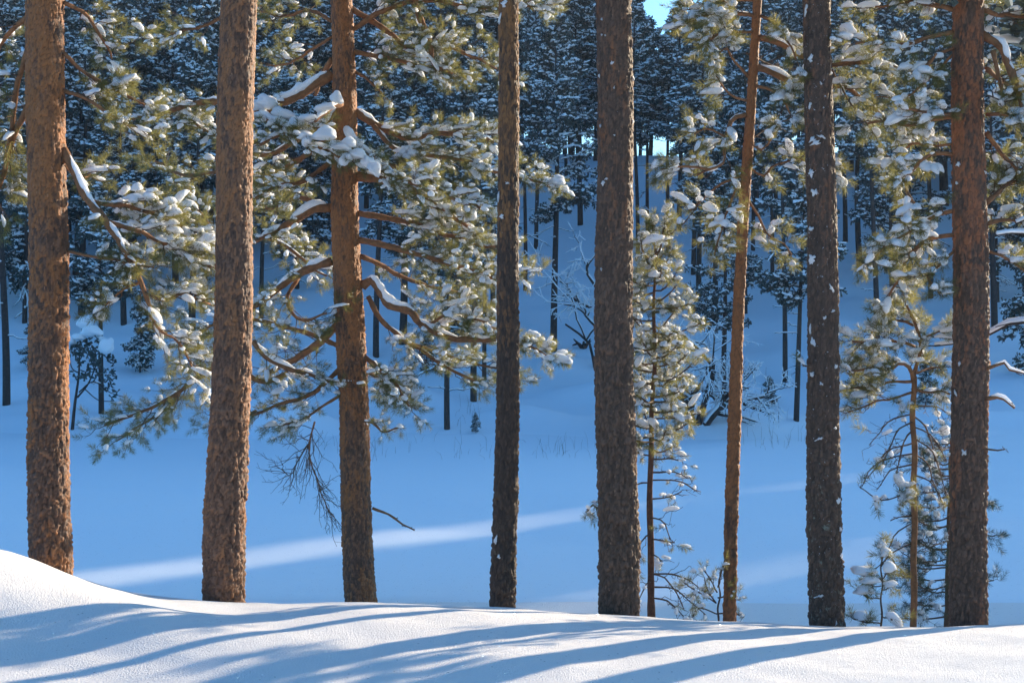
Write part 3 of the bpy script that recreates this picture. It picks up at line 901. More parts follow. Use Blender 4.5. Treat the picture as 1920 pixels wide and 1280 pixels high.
# bare, hanging
B([(590, 790), (580, 840), (590, 890), (625, 970)], d=-.1, d0=.1, r=(1.8, 1.0), sp=.026, start=.05, L=(.6, .3), tufts=False, vert=1.1, lean=-.15, shoots=3)
B([(580, 830), (560, 860), (545, 890), (525, 880)], d=-.1, d0=.1, r=(1.6, .9), sp=.03, start=.05, L=(.5, .3), tufts=False, vert=1.1, lean=-.15, shoots=3)
B([(698, 952), (740, 970), (775, 993)], d=-.2, r=(2.5, 1.5), sp=.14, start=.4, L=(.08, .05), tufts=False, shoots=0)
hb = B([(640, 195), (615, 208), (590, 228)], d=-.9, d0=-.4, r=(5, 3), sp=.3, start=.8, tufts=False, L=(.1, .08), pad=1.4)
for (px_, py_, w, h, ang, dd) in ((500, 192, 52, 44, -.3, -.55), (530, 214, 60, 34, -.35, -.6), (488, 222, 40, 30, 0, -.6), (560, 232, 44, 26, -.3, -.7), (608, 252, 52, 46, .15, -1.1), (640, 276, 60, 30, -.3, -1.1), (575, 256, 44, 22, .1, -1.0), (580, 222, 50, 26, .5, -.8), (608, 203, 44, 26, .5, -.7), (630, 186, 30, 40, 0, -.5), (652, 268, 36, 34, 0, -1.1), (670, 290, 44, 30, -.4, -1.1), (645, 300, 24, 40, -1.0, -1.15), (690, 305, 40, 34, -.5, -1.1), (700, 318, 34, 40, -.9, -1.2), (480, 200, 40, 40, 0, -.5)):
    pillow(T, hb, px_, py_, D3 + dd, w * .8, w * .7, h * .8, ang)
T.snow()

# -- the fourth, slim and dark
D4 = 12.5
t4 = near_tree(943, 1160, D4, 'slim branchless pine with blackened lower bark, left of the broadest grey trunk')
tr4, sf4 = near_trunk(t4, [(-60, 951, 36), (0, 952, 36), (400, 954, 39), (700, 953, 41), (1000, 945, 44), (1138, 943, 46), (1190, 942, 49)], D4, 4, M_B4, 0.015, orange=(-0.35, 0.22), lichen=[(0, .12), (.35, .05), (.5, -.2), (1, -.3)])
snow_patches(tr4, sf4, [(945, 12, 18, 22), (938, 40, 8, 30), (936, 370, 7, 34), (941, 408, 16, 12), (952, 345, 12, 8), (930, 1010, 12, 26), (936, 1040, 10, 12)], t4)

# -- the fifth, the broadest
D5 = 12.6
t5 = near_tree(1160, 1175, D5, 'broad grey brown scaly trunk, bare, beside the slender snow tufted young pine')
tr5, sf5 = near_trunk(t5, [(-60, 1151, 64), (0, 1151, 65), (400, 1152, 68), (700, 1153, 70), (1000, 1158, 74), (1155, 1160, 73), (1200, 1160, 76)], D5, 5, M_B5, 0.019, orange=(-0.2, 0.0))
snow_patches(tr5, sf5, [(1130, 345, 14, 14), (1136, 338, 10, 8), (1146, 124, 7, 10), (1128, 42, 6, 8), (1128, 70, 5, 7), (1134, 72, 5, 5), (1124, 145, 6, 12), (1149, 170, 5, 8), (1126, 238, 5, 10), (1184, 230, 5, 12), (1185, 150, 5, 16), (1150, 258, 6, 6), (1127, 505, 6, 10), (1180, 350, 5, 10)], t5)
T = Tree(t5, D5)
T.branch([(1124, 955), (1112, 948), (1098, 956)], d=.1, d0=.1, r=(2, 1.2), sp=.06, start=.2, snow=1, size=.75, L=(.06, .05), shoots=2)
T.snow()

# -- the sixth, thin and leaning, orange bark
D6 = 12.9
t6 = near_tree(1367, 1185, D6, 'thin leaning pine with bright orange bark and a sparse snowy crown')
near_trunk(t6, [(-60, 1424, 15), (0, 1421, 16), (200, 1408, 18), (400, 1393, 21), (600, 1384, 21), (800, 1378, 24), (1000, 1370, 24), (1165, 1367, 24), (1200, 1367, 26)], D6, 6, M_B6, 0.009, cell=(0.028, 0.05), orange=(0.1, 0.35), nth=48, top=6.5)
T = Tree(t6, D6)
B = T.branch
B([(1424, 70), (1460, 82), (1510, 108), (1560, 122), (1620, 118), (1690, 132)], d=.2, r=(6, 3), sp=0.134, start=.35, pad=1.2, snow=.8, L=(.3, .2), size=1.03)
B([(1416, 125), (1465, 145), (1512, 165), (1570, 160), (1620, 185), (1680, 240)], d=.6, r=(7, 2), sp=0.157, start=.3, pad=1.1, snow=.6, L=(.3, .2))
B([(1402, 215), (1372, 224), (1362, 268), (1352, 308), (1310, 330)], d=-.3, r=(4.5, 2), sp=0.146, start=.2, pad=.6, snow=.9, L=(.25, .2), size=1.05)
B([(1330, 318), (1290, 312), (1240, 318)], d=-.5, d0=-.3, r=(2.5, 1.5), sp=0.101, start=.2, snow=1, size=1.12, L=(.16, .12))
B([(1415, 30), (1370, 25), (1330, 25), (1290, 40)], d=-.2, r=(4, 2), sp=0.084, start=.1, snow=.9, size=1.12, L=(.3, .2), pad=.8)
B([(1415, 60), (1380, 60), (1345, 65), (1335, 75)], d=-.5, r=(3, 2), sp=0.101, start=.2, snow=.95, size=1.10, L=(.26, .2))
B([(1418, 0), (1390, 0), (1340, 5), (1290, 15)], d=.3, r=(3, 2), sp=0.090, snow=.8, size=1.10, L=(.3, .2))
B([(1408, 150), (1370, 105), (1360, 90), (1350, 110)], d=-.4, r=(3, 1.5), sp=0.112, start=.4, snow=1, size=1.10, L=(.18, .14))
B([(1405, 190), (1370, 180), (1345, 145)], d=.2, r=(2.5, 1.5), sp=0.112, start=.4, snow=.9, size=1.07, L=(.18, .12))
B([(1425, 30), (1450, 40), (1480, 75), (1490, 110)], d=-.3, r=(3, 1.5), sp=0.101, start=.3, snow=.8, size=1.07, L=(.25, .2))
B([(1410, 160), (1440, 165), (1465, 180), (1480, 210)], d=-.2, r=(3, 1.5), sp=0.112, start=.3, snow=.8, size=1.03, L=(.2, .15))
B([(1395, 250), (1420, 280), (1440, 270), (1460, 245)], d=-.2, r=(2.5, 1.5), sp=0.134, start=.3, snow=.8, L=(.2, .14))
B([(1392, 300), (1430, 330), (1450, 310), (1500, 300), (1560, 330)], d=.3, r=(2.5, 1.5), sp=0.123, start=.3, snow=.8, L=(.2, .15), bare=.1)
B([(1388, 340), (1370, 380), (1350, 440), (1340, 480)], d=-.3, r=(2.5, 1.3), sp=0.112, start=.3, snow=.85, size=1.03, L=(.2, .15))
B([(1390, 360), (1420, 400), (1440, 440), (1470, 460), (1485, 480)], d=.2, r=(2.5, 1.3), sp=0.123, start=.3, snow=.8, L=(.2, .15))
B([(1392, 330), (1340, 350), (1310, 380), (1290, 395)], d=-.2, r=(2.5, 1.3), sp=0.134, start=.5, snow=1, size=1.07, L=(.14, .1), bare=.2)
B([(1310, 385), (1270, 430), (1260, 445)], d=-.2, d0=-.2, r=(1.5, 1), sp=0.134, start=.6, snow=1, size=1.03, L=(.1, .08), shoots=1)
B([(1365, 260), (1330, 240), (1300, 250)], d=-.4, d0=-.2, r=(2.5, 1.2), sp=0.134, start=.3, snow=.9, size=1.03, L=(.18, .12))
B([(1400, 100), (1440, 120), (1500, 130)], d=.6, r=(2, 1), sp=0.078, start=.1, L=(.5, .3), tufts=False, shoots=2, vert=.7)
B([(1395, 270), (1440, 240), (1500, 210)], d=.4, r=(2, 1), sp=0.090, start=.1, L=(.4, .3), tufts=False, shoots=2, vert=.7)
B([(1560, 130), (1600, 200), (1640, 250), (1660, 290)], d=.3, d0=.3, r=(2, 1), sp=0.101, start=.1, snow=.85, L=(.25, .15), bare=.25, size=1.03)
T.snow()

# -- the seventh, flecked with snow and lichen
D7 = 12.5
t7 = near_tree(1548, 1190, D7, 'dark trunk plastered with snow flecks and pale green lichen')
tr7, sf7 = near_trunk(t7, [(-60, 1532, 49), (0, 1533, 50), (400, 1539, 54), (700, 1544, 57), (1000, 1547, 61), (1170, 1549, 63), (1215, 1549, 66)], D7, 7, M_B7, 0.018, orange=(-0.25, 0.0), lichen=[(0, .16), (.25, .14), (.45, -.05), (1, -.2)])
snow_patches(tr7, sf7, [(1516, 115, 16, 22), (1520, 265, 22, 14), (1535, 260, 26, 8), (1525, 272, 30, 12), (1518, 325, 18, 26), (1524, 362, 22, 20), (1516, 200, 8, 18), (1520, 485, 26, 22), (1519, 430, 14, 12), (1552, 540, 10, 22), (1556, 583, 14, 7), (1541, 595, 8, 8), (1518, 615, 8, 24), (1521, 640, 14, 26), (1520, 700, 16, 12), (1535, 718, 12, 8), (1562, 686, 8, 12), (1567, 936, 14, 18), (1571, 990, 10, 12), (1572, 1038, 8, 14), (1530, 1112, 26, 8), (1560, 800, 8, 8), (1530, 820, 22, 8), (1510, 20, 8, 30), (1554, 140, 5, 7), (1533, 160, 6, 8), (1560, 1160, 8, 10)], t7)
T = Tree(t7, D7)
T.branch([(1520, 688), (1510, 684), (1503, 682)], d=-.1, d0=-.1, r=(2, 1.5), sp=.1, start=.5, snow=1, size=1.0, L=(.03, .02), shoots=0)
T.snow()

# -- the eighth, reddish above, boughs either side
D8 = 12.6
t8 = near_tree(1817, 1190, D8, 'thick pine with reddish upper bark and short dead snow topped stubs')
tr8, sf8 = near_trunk(t8, [(-60, 1814, 53), (0, 1815, 54), (400, 1818, 62), (700, 1818, 64), (1000, 1818, 65), (1172, 1817, 66), (1215, 1817, 69)], D8, 8, M_B8, 0.018, orange=(-0.15, 0.12))
snow_patches(tr8, sf8, [(1800, 845, 16, 18), (1792, 310, 14, 16), (1790, 345, 8, 10), (1794, 680, 8, 14), (1838, 135, 14, 8), (1840, 325, 12, 6), (1789, 735, 6, 16)], t8)
T = Tree(t8, D8)
B = T.branch
B([(1840, 65), (1878, 88), (1895, 128), (1908, 180), (1925, 230)], d=-.3, r=(9, 5), sp=.12, start=.4, pad=.9, snow=.6, L=(.35, .25))
B([(1862, 95), (1874, 150), (1878, 190)], d=-.1, d0=-.1, r=(5, 3), sp=.12, start=.4, snow=.5, L=(.3, .2))
B([(1845, 20), (1885, 30), (1940, 30)], d=.4, r=(5, 3), sp=.06, start=.1, snow=.4, L=(.5, .3))
B([(1850, 215), (1880, 215), (1915, 225), (1950, 230)], d=-.5, r=(4, 2), sp=.06, start=.1, snow=.85, L=(.32, .25))
B([(1850, 250), (1890, 300), (1930, 330)], d=.3, r=(5, 2), sp=.06, start=.1, snow=.5, L=(.45, .3))
B([(1850, 380), (1885, 350), (1930, 310)], d=.5, r=(5, 3), sp=.06, start=.1, snow=.5, L=(.4, .3))
B([(1850, 420), (1890, 410), (1930, 420)], d=.2, r=(4, 2), sp=.07, start=.1, snow=.6, L=(.4, .3))
B([(1850, 470), (1880, 480), (1910, 500), (1925, 520)], d=-.1, r=(3, 2), sp=.09, start=.3, snow=.9, L=(.25, .15))
B([(1850, 130), (1890, 160), (1940, 170)], d=.7, r=(5, 3), sp=.06, start=.1, snow=.4, L=(.5, .4))
B([(1790, 60), (1740, 70), (1690, 85), (1640, 75), (1600, 80)], d=-.1, r=(5, 2), sp=0.124, start=.15, snow=.9, size=1.09, L=(.32, .22))
B([(1790, 20), (1750, 10), (1700, 5), (1640, 15)], d=.4, r=(5, 2), sp=0.104, start=.1, snow=.85, size=1.10, L=(.35, .25))
B([(1790, 90), (1750, 110), (1730, 140), (1755, 100)], d=-.4, r=(3, 2), sp=0.130, start=.3, snow=.95, size=1.12, L=(.2, .15))
B([(1790, 220), (1745, 225), (1700, 235), (1660, 225), (1620, 235)], d=.1, r=(4, 2), sp=0.098, start=.1, snow=.95, size=1.09, L=(.28, .2))
B([(1790, 215), (1750, 210), (1700, 205)], d=-.5, r=(3, 2), sp=0.104, start=.2, snow=.9, size=1.06, L=(.25, .18))
B([(1790, 290), (1750, 290), (1720, 310), (1700, 350), (1715, 380)], d=-.2, r=(4, 2), sp=0.091, start=.1, snow=.95, size=1.09, L=(.26, .18))
B([(1790, 270), (1740, 275), (1710, 270), (1660, 305)], d=.4, r=(3, 2), sp=0.111, start=.1, snow=.9, size=1.06, L=(.24, .16))
B([(1790, 395), (1750, 405), (1710, 430), (1670, 455), (1625, 490)], d=-.2, r=(4, 2), sp=0.085, start=.1, snow=.95, size=1.07, L=(.3, .2), pad=.8)
B([(1790, 440), (1740, 450), (1700, 480), (1690, 520), (1670, 560)], d=.2, r=(4, 2), sp=0.091, start=.1, snow=.85, size=1.03, L=(.3, .2))
B([(1790, 470), (1760, 500), (1740, 520), (1760, 550)], d=-.3, r=(3, 2), sp=0.104, start=.1, snow=.85, size=1.04, L=(.25, .18))
B([(1790, 100), (1740, 150), (1700, 180), (1640, 180)], d=.6, r=(2.5, 1.2), sp=0.156, start=.2, snow=.7, L=(.3, .2), bare=.5)
B([(1848, 692), (1868, 684), (1886, 680), (1898, 696), (1930, 705)], d=-.2, d0=-.1, r=(4, 1), sp=.2, start=.6, pad=1.1, tufts=False, L=(.1, .06), shoots=0)
B([(1848, 748), (1870, 742), (1888, 746), (1903, 764)], d=-.2, d0=-.1, r=(4, 2.5), sp=.2, start=.6, pad=1.3, tufts=False, L=(.1, .06), shoots=0)
B([(1848, 841), (1866, 841), (1882, 843)], d=-.15, d0=-.1, r=(2, 1.2), sp=.3, start=.6, tufts=False, L=(.05, .03), shoots=0)
T.snow()

# ------------------------------------------------------------------ young pines behind the crest of the bank
def young_pine(base, top, D, label, r=(7, 1.6), wig=0.01, limb=M_LIMB, nd=M_NEEDLE, bends=()):
    root = thing('young_pine', at(*base, D), label, 'young pine', 'young pines behind the crest of the bank')
    P = [at(*base, D)] + [at(*b, D) for b in bends] + [at(*top, D)]
    P[0] = P[0] - [0, 0, .45]
    P, ln = resample(np.array(P), 40)
    P[:, 0] += 0.012 * np.sin(np.arange(40) * .7) * np.linspace(0, 1, 40)
    R = np.linspace(r[0], r[1], 40) / F * D
    g = Geo(); add_tube(g, P - local(root), R * (1 + .06 * rng.normal(size=40)), 12)
    link('trunk', g.mesh('trunk', [limb]), root)
    return root, Tree(root, D, nd), P

# the slender one beside the broadest trunk
DA = 13.3
ra, T, P = young_pine((1223, 1170), (1228, 470), DA, 'slender young pine thick with snow tufts, beside the broad grey trunk', r=(8, 2.2), bends=((1219, 900), (1226, 700)), limb=M_REDTWIG)
B = T.branch
B([(1231, 480), (1240, 455), (1246, 412)], d=0, r=(2.2, 1.5), sp=.05, start=.05, snow=.75, size=.8, L=(.1, .06), shoots=2, vert=.6, lean=.5)
B([(1229, 475), (1224, 450), (1222, 420)], d=0, r=(2.2, 1.5), sp=.06, start=.05, snow=.75, size=.8, L=(.1, .06), shoots=2, vert=.6, lean=.5)
for k in range(46):
    y = 474 + k * 8.3 + random.uniform(-6, 6)
    w = np.interp(y, [470, 560, 650, 720, 800, 850], [26, 66, 84, 92, 85, 60]) * random.choice((.3, .5, .7, .9, 1.05)) * random.uniform(.85, 1.1)
    s = -1 if k % 2 else 1
    if s < 0: w = min(w, 62)
    dd = random.uniform(-.5, .5)
    up = np.interp(y, [470, 600, 800], [36, 26, 14]) * random.uniform(.4, 1.4) + random.uniform(-10, 10)
    B([(1226, y), (1226 + s * w * .35, y + random.uniform(-2, 6)), (1226 + s * w * .75, y - up * .4), (1226 + s * w, y - up)], d=dd, r=(2.0, 1.1), sp=.088, start=.1, snow=.85, size=.8, L=(.11, .07), shoots=2, vert=.5, tsize=.78)
for (px_, py_, dx, dy) in ((1222, 860, 55, 5), (1221, 885, 70, 12), (1221, 905, -40, 10), (1221, 900, 95, 25), (1221, 935, 60, -15), (1220, 970, 40, 40), (1221, 1010, 45, 5), (1221, 1040, 20, 10), (1222, 1075, 110, 40), (1222, 1100, 100, 50), (1222, 1000, -30, 60), (1222, 1090, -25, 40), (1222, 1075, 60, 70), (1222, 1120, 60, 35)):
    B([(px_, py_), (px_ + dx * .5, py_ + dy * .15), (px_ + dx, py_ + dy)], d=random.uniform(-.3, .3), r=(1.8, .9), sp=.07, start=.2, snow=.6, size=.72, L=(.24, .1), shoots=1, bare=.76, vert=.6, tsize=.75, lean=random.uniform(-.2, .2))
T.snow()

# the forked one with the orange stem
DB = 13.0
rb, T, P = young_pine((1712, 1190), (1712, 705), DB, 'thin orange stemmed pine with a forked crown, left of the reddish trunk', r=(7, 5), bends=((1714, 950),))
B = T.branch
B([(1712, 712), (1705, 690), (1690, 680), (1675, 690)], d=-.2, r=(4, 2.5), sp=0.112, start=.3, snow=.7, L=(.25, .2), pad=.9)
B([(1712, 712), (1718, 690), (1726, 660), (1722, 630), (1716, 600), (1700, 575)], d=0, r=(4.5, 2), sp=0.100, start=.3, snow=.6, L=(.24, .2), pad=.7)
B([(1722, 640), (1740, 628), (1760, 620), (1785, 608)], d=.2, r=(3, 2), sp=0.094, start=.1, snow=.75, L=(.24, .15), pad=.7)
B([(1715, 650), (1690, 640), (1650, 640), (1600, 640)], d=-.2, r=(3, 2), sp=0.088, start=.15, snow=.95, size=1.05, L=(.26, .16))
B([(1712, 610), (1690, 600), (1660, 605), (1635, 620)], d=.2, r=(2.5, 1.5), sp=0.088, start=.15, snow=.9, size=1.05, L=(.22, .16))
B([(1690, 680), (1660, 680), (1630, 690), (1595, 690)], d=-.3, r=(3, 1.5), sp=0.081, start=.1, snow=.9, size=1.0, L=(.24, .15))
B([(1712, 715), (1670, 715), (1630, 725), (1585, 730)], d=.1, r=(3, 1.5), sp=0.075, start=.15, snow=.8, size=1.0, L=(.26, .16), vert=.5)
B([(1712, 735), (1680, 745), (1640, 755), (1590, 775)], d=-.2, r=(2.5, 1.2), sp=0.094, start=.15, snow=.8, size=.95, L=(.24, .14), bare=.2)
B([(1716, 730), (1740, 735), (1765, 730), (1785, 740)], d=-.1, r=(3, 1.5), sp=0.088, start=.15, snow=.75, size=1.0, L=(.22, .16), pad=.9)
B([(1716, 700), (1745, 690), (1775, 680)], d=.3, r=(2.5, 1.2), sp=0.100, start=.15, snow=.7, size=.9, L=(.22, .15))
B([(1712, 560), (1700, 545), (1680, 540)], d=0, r=(2, 1.2), sp=0.100, start=.1, snow=.9, L=(.2, .14))
for (px_, py_, dx, dy) in ((1713, 760, 70, 20), (1713, 775, -80, 60), (1713, 790, -60, 90), (1713, 800, 65, 70), (1713, 820, 60, 110), (1713, 830, -85, 70), (1713, 850, -100, 60), (1713, 850, 50, 100), (1713, 870, -70, 50), (1713, 890, 60, 70), (1713, 780, 40, 90), (1713, 805, -30, 100)):
    B([(px_, py_), (px_ + dx * .6, py_ + dy * .25), (px_ + dx, py_ + dy)], d=random.uniform(-.4, .4), r=(1.8, .8), sp=0.088, start=.15, snow=.3, size=.7, L=(.27, .12), shoots=2, bare=.93, vert=.7)
B([(1712, 915), (1690, 930), (1650, 938), (1615, 915)], d=-.3, r=(1.6, .9), sp=0.125, start=.3, snow=1, size=.9, L=(.15, .08), shoots=1, bare=.45)
B([(1712, 920), (1700, 930), (1695, 945)], d=-.3, r=(1.6, .9), sp=0.062, start=.2, snow=1, size=.9, L=(.1, .06), shoots=2)
for pts in ([(1710, 980), (1680, 1000), (1668, 1025), (1655, 1045)], [(1710, 1018), (1685, 1030), (1660, 1050), (1640, 1068)], [(1710, 966), (1690, 970), (1672, 978)], [(1672, 1045), (1685, 1065), (1700, 1080)]):
    B(pts, d=-.1, r=(1.5, .9), sp=0.375, start=.5, tufts=False, L=(.1, .06), shoots=0)
T.snow()

# the dark one in the shade of the reddish trunk
DC = 14.0
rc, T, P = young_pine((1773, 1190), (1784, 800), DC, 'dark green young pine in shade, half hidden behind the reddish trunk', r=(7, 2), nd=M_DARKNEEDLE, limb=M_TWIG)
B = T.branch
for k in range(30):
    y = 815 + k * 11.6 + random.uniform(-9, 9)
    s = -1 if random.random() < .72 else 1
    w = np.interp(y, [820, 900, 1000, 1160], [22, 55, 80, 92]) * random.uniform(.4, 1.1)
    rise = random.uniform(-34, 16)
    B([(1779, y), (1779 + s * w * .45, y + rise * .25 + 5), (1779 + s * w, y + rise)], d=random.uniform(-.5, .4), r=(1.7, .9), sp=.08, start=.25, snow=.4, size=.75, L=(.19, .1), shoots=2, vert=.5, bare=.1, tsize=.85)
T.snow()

# the small ones
DS = 12.6
rs_, T, P = young_pine((1651, 1190), (1654, 1030), DS, 'tiny pine sapling under white pillows of snow, alone on the bank', r=(2.4, 1.4), limb=M_TWIG)
B = T.branch
for (x0, y0, x1, y1, sx, sz, ox, oy) in ((1653, 1062, 1653, 1022, 16, 14, 0, 0), (1653, 1060, 1662, 1036, 20, 20, -2, 4), (1652, 1085, 1618, 1078, 44, 18, 4, -4), (1652, 1088, 1668, 1070, 22, 20, 0, -2), (1652, 1098, 1628, 1092, 34, 16, 4, -2), (1653, 1105, 1674, 1096, 24, 12, -4, 2), (1651, 1122, 1612, 1112, 36, 16, 8, -2), (1651, 1168, 1604, 1162, 32, 18, 8, -3), (1652, 1150, 1668, 1156, 14, 8, 0, 0)):
    bo = B([(x0, y0), ((x0 + x1) / 2, (y0 + y1) / 2 + 2), (x1, y1)], d=random.uniform(-.08, .08), r=(1.3, 1), sp=.05, start=.45, snow=0, L=(.05, .03), shoots=1, vert=.3, tsize=1.0)
    if sx > 15: pillow(T, bo, x1 + ox, y1 + oy - 3, DS - .04, sx * 1.15, sx * .8, sz * 1.3, 0.05 if sx > 30 else .5)
pillow(T, bo, 1676, 1162, DS - .05, 40, 22, 22, -1.05)
T.snow()

rs2, T, P = young_pine((1341, 1180), (1351, 1064), 13.0, 'low pine sapling with small snowy tufts at the foot of the orange barked pine', r=(2.6, 1.3), limb=M_TWIG)
B = T.branch
for pts in ([(1343, 1130), (1330, 1110), (1322, 1085)], [(1346, 1100), (1352, 1080), (1352, 1066)], [(1343, 1130), (1310, 1105), (1285, 1090)], [(1342, 1150), (1310, 1140), (1300, 1152)], [(1346, 1120), (1365, 1115), (1385, 1120)], [(1343, 1150), (1370, 1150), (1392, 1152)], [(1345, 1110), (1335, 1090), (1318, 1075)]):
    B(pts, d=random.uniform(-.2, .2), r=(1.5, 1), sp=.07, start=.3, snow=.7, size=.65, L=(.08, .05), shoots=1, tsize=.65)
T.snow()

# ------------------------------------------------------------------ the forest on the far slope
def far_tuft(seed, n=11, L=0.20):
    r = np.random.default_rng(seed)
    d = unit(r.normal(size=(n, 3)) + [0.5, 0, 0.15])
    s = unit(np.cross(d, r.normal(size=(n, 3))))
    ln = L * r.uniform(0.6, 1.2, n)[:, None]
    V = np.stack([s * .012, -s * .012, d * ln - s * .035, d * ln * 1.05 + s * .03], 1).reshape(-1, 3)
    i = np.arange(n)[:, None] * 4
    return V, np.concatenate([i, i + 1, i + 2, i + 3], 1)
FTUFT = [far_tuft(300 + i) for i in range(5)]
FLUMP = [snow_lump(400 + i, 1) for i in range(6)]

def far_pine_meshes(seed, H, Rmax, cb, nb=44, dens=1.0, snow=0.92, tr=0.15, droop=0.25, dead=True):
    """trunk, limbs, foliage and snow of one far pine, standing at the origin"""
    r = random.Random(seed); rg = np.random.default_rng(seed)
    Rmax *= 1.35; nb = int(nb * 1.3)
    gt, gl, gn, gs = Geo(), Geo(), Geo(), Geo()
    zz = np.linspace(-0.5, H, 22)
    lean = np.stack([0.10 * np.sin(zz * .35 + seed) , 0.10 * np.cos(zz * .3 + seed * 2), zz], -1)
    lean[:, :2] -= lean[1, :2]
    R = tr * (1 - np.clip(zz / H, 0, 1)) ** 0.75 + 0.012
    add_tube(gt, lean, R, 9)
    tp, td, sp_, sd = [], [], [], []
    load = [snow]
    def axis(z): return np.array([np.interp(z, zz, lean[:, 0]), np.interp(z, zz, lean[:, 1]), z])
    def limb(z, az, ln, el, sub, clumps):
        p = axis(z); d = np.array([math.cos(az) * math.cos(el), math.sin(az) * math.cos(el), math.sin(el)])
        q = np.linspace(0, 1, 6)[:, None]
        P = p + d * ln * q + np.array([0, 0, -droop]) * ln * q * q + np.array([0, 0, .12]) * ln * q ** 4
        P[1:] += rg.normal(size=(5, 3)) * 0.05 * ln / 2
        rr = np.linspace(max(.018, .02 * ln), .007, 6)
        add_tube(gl, P, rr, 4)
        add_tube(gs, P + [0, 0, .022], rr * 1.25 + .012, 4)
        for k in range(sub):
            t = .22 + .78 * (k + r.random()) / sub
            f = t * 5; i = min(int(f), 4); b = P[i] + (P[i + 1] - P[i]) * (f - i)
            bd = unit(P[i + 1] - P[i]); sd_ = unit(np.cross(bd, [0, 0, 1.0])) * (1 if k % 2 else -1)
            d2 = unit(bd * .7 + sd_ * r.uniform(.3, 1) + [0, 0, r.uniform(-.35, .3)])
            l2 = ln * r.uniform(.18, .42) * (1.1 - .4 * t)
            P2 = np.array([b, b + d2 * l2 * .5, b + d2 * l2 + [0, 0, -.06 * l2]])
            add_tube(gl, P2, [.009, .007, .005], 3)
            for c in range(clumps):
                u = .25 + .75 * (c + r.random()) / clumps
                pos = b + d2 * l2 * u + rg.normal(size=3) * .09
                tp.append(pos); td.append(unit(d2 + rg.normal(size=3) * .5))
                if r.random() < load[0]:
                    sp_.append(pos + [0, 0, .06]); sd.append(unit(d2 * [1, 1, .4] + rg.normal(size=3) * .3))
    z0 = cb * H
    for k in range(nb):
        u = (k + r.random()) / nb
        z = z0 + (H * .97 - z0) * u
        prof = max(.12, (1 - u) ** .55 * min(1, .45 + u * 2.2))
        load[0] = snow * r.choice((.5, .8, 1.0, 1.2, 1.3))
        limb(z, r.random() * 6.283, Rmax * prof * r.uniform(.6, 1.15), r.uniform(-.15, .35) + .5 * u, max(3, int(8 * dens)), 3)
    for k in range(r.randint(4, 9) if dead else 0):                 # dead lower limbs, bare but for a line of snow
        z = z0 * r.uniform(.25, 1); az = r.random() * 6.283; ln = r.uniform(.4, 1.3)
        limb(z, az, ln, r.uniform(-.3, .3), 3, 0)
    tp = np.array(tp); td = np.array(td)
    v = rg.integers(0, 5, len(tp))
    Mx = frames(td, rg.random(len(tp)) * 6.28) * rg.uniform(.8, 1.35, len(tp))[:, None, None]
    for i in range(5): scatter(gn, FTUFT[i], Mx[v == i], tp[v == i])
    sp_ = np.array(sp_); sd = np.array(sd)
    v = rg.integers(0, 6, len(sp_))
    sz = np.stack([rg.uniform(.10, .24, len(sp_)), rg.uniform(.07, .15, len(sp_)), rg.uniform(.04, .085, len(sp_))], -1)
    Ms = frames(sd) * sz[:, None, :]
    for i in range(6): scatter(gs, FLUMP[i], Ms[v == i], sp_[v == i])
    return (gt.mesh('far_trunk', [M_FARBARK]), gl.mesh('far_limb', [M_FARBARK]), gn.mesh('far_crown', [M_FARNEEDLE], False), gs.mesh('far_snow', [M_FARSNOW]))

PROTO = [far_pine_meshes(11, 13.5, 2.0, .42, 46), far_pine_meshes(12, 15.0, 2.3, .46, 50), far_pine_meshes(13, 12.0, 1.8, .36, 42),
         far_pine_meshes(14, 14.0, 1.6, .52, 36, tr=.12), far_pine_meshes(15, 11.0, 1.9, .22, 46, snow=.85), far_pine_meshes(16, 16.0, 2.5, .40, 54, tr=.18),
         far_pine_meshes(17, 10.0, 1.3, .45, 30, tr=.09), far_pine_meshes(18, 5.0, 1.2, .10, 30, snow=.95, tr=.06, droop=.5),
         far_pine_meshes(19, 9.0, 1.5, .16, 40, snow=.95, tr=.09, droop=.4), far_pine_meshes(20, 13.5, 2.2, .52, 40, dead=False)]
PH = [13.5, 15, 12, 14, 11, 16, 10, 5]

for tr_, lo in ((t1, 0), (t2, 0), (t4, 0), (t5, .4), (t7, 0), (t8, .2)):      # their crowns begin above the picture
    for nm, me in zip(('limbs', 'crown'), (PROTO[9][1], PROTO[9][2])):
        o = link(nm, me, tr_, loc=(0, 0, lo), kind='stuff'); o.rotation_euler = (0, 0, random.random() * 6)
        if nm == 'crown': link('snow_load', PROTO[9][3], o, kind='stuff')

def far_pine(px, D, proto, label, group, s=1.0, rot=None, y_name='forest_pine', lean=0.0, x=None):
    x = (px - CX) / F * D if x is None else x
    z = float(hill_z(x, D))
    e = thing(y_name, (x, D, z), label, 'pine tree', group)
    wd_ = random.uniform(.8, 1.2)
    e.scale = (s * wd_, s * wd_, s * random.uniform(.9, 1.12))
    e.rotation_euler = (0, lean, random.random() * 6.283 if rot is None else rot)
    t, l, n, sn = PROTO[proto]
    link('trunk', t, e)
    link('limbs', l, e, kind='stuff')
    c = link('crown', n, e, kind='stuff')
    link('snow_load', sn, c, kind='stuff')
    return e

G_SHORE = 'pines at the foot of the far slope'
G_SLOPE = 'pines standing on the open slope'
G_TOP = 'snow dusted pines crowding the top of the slope'
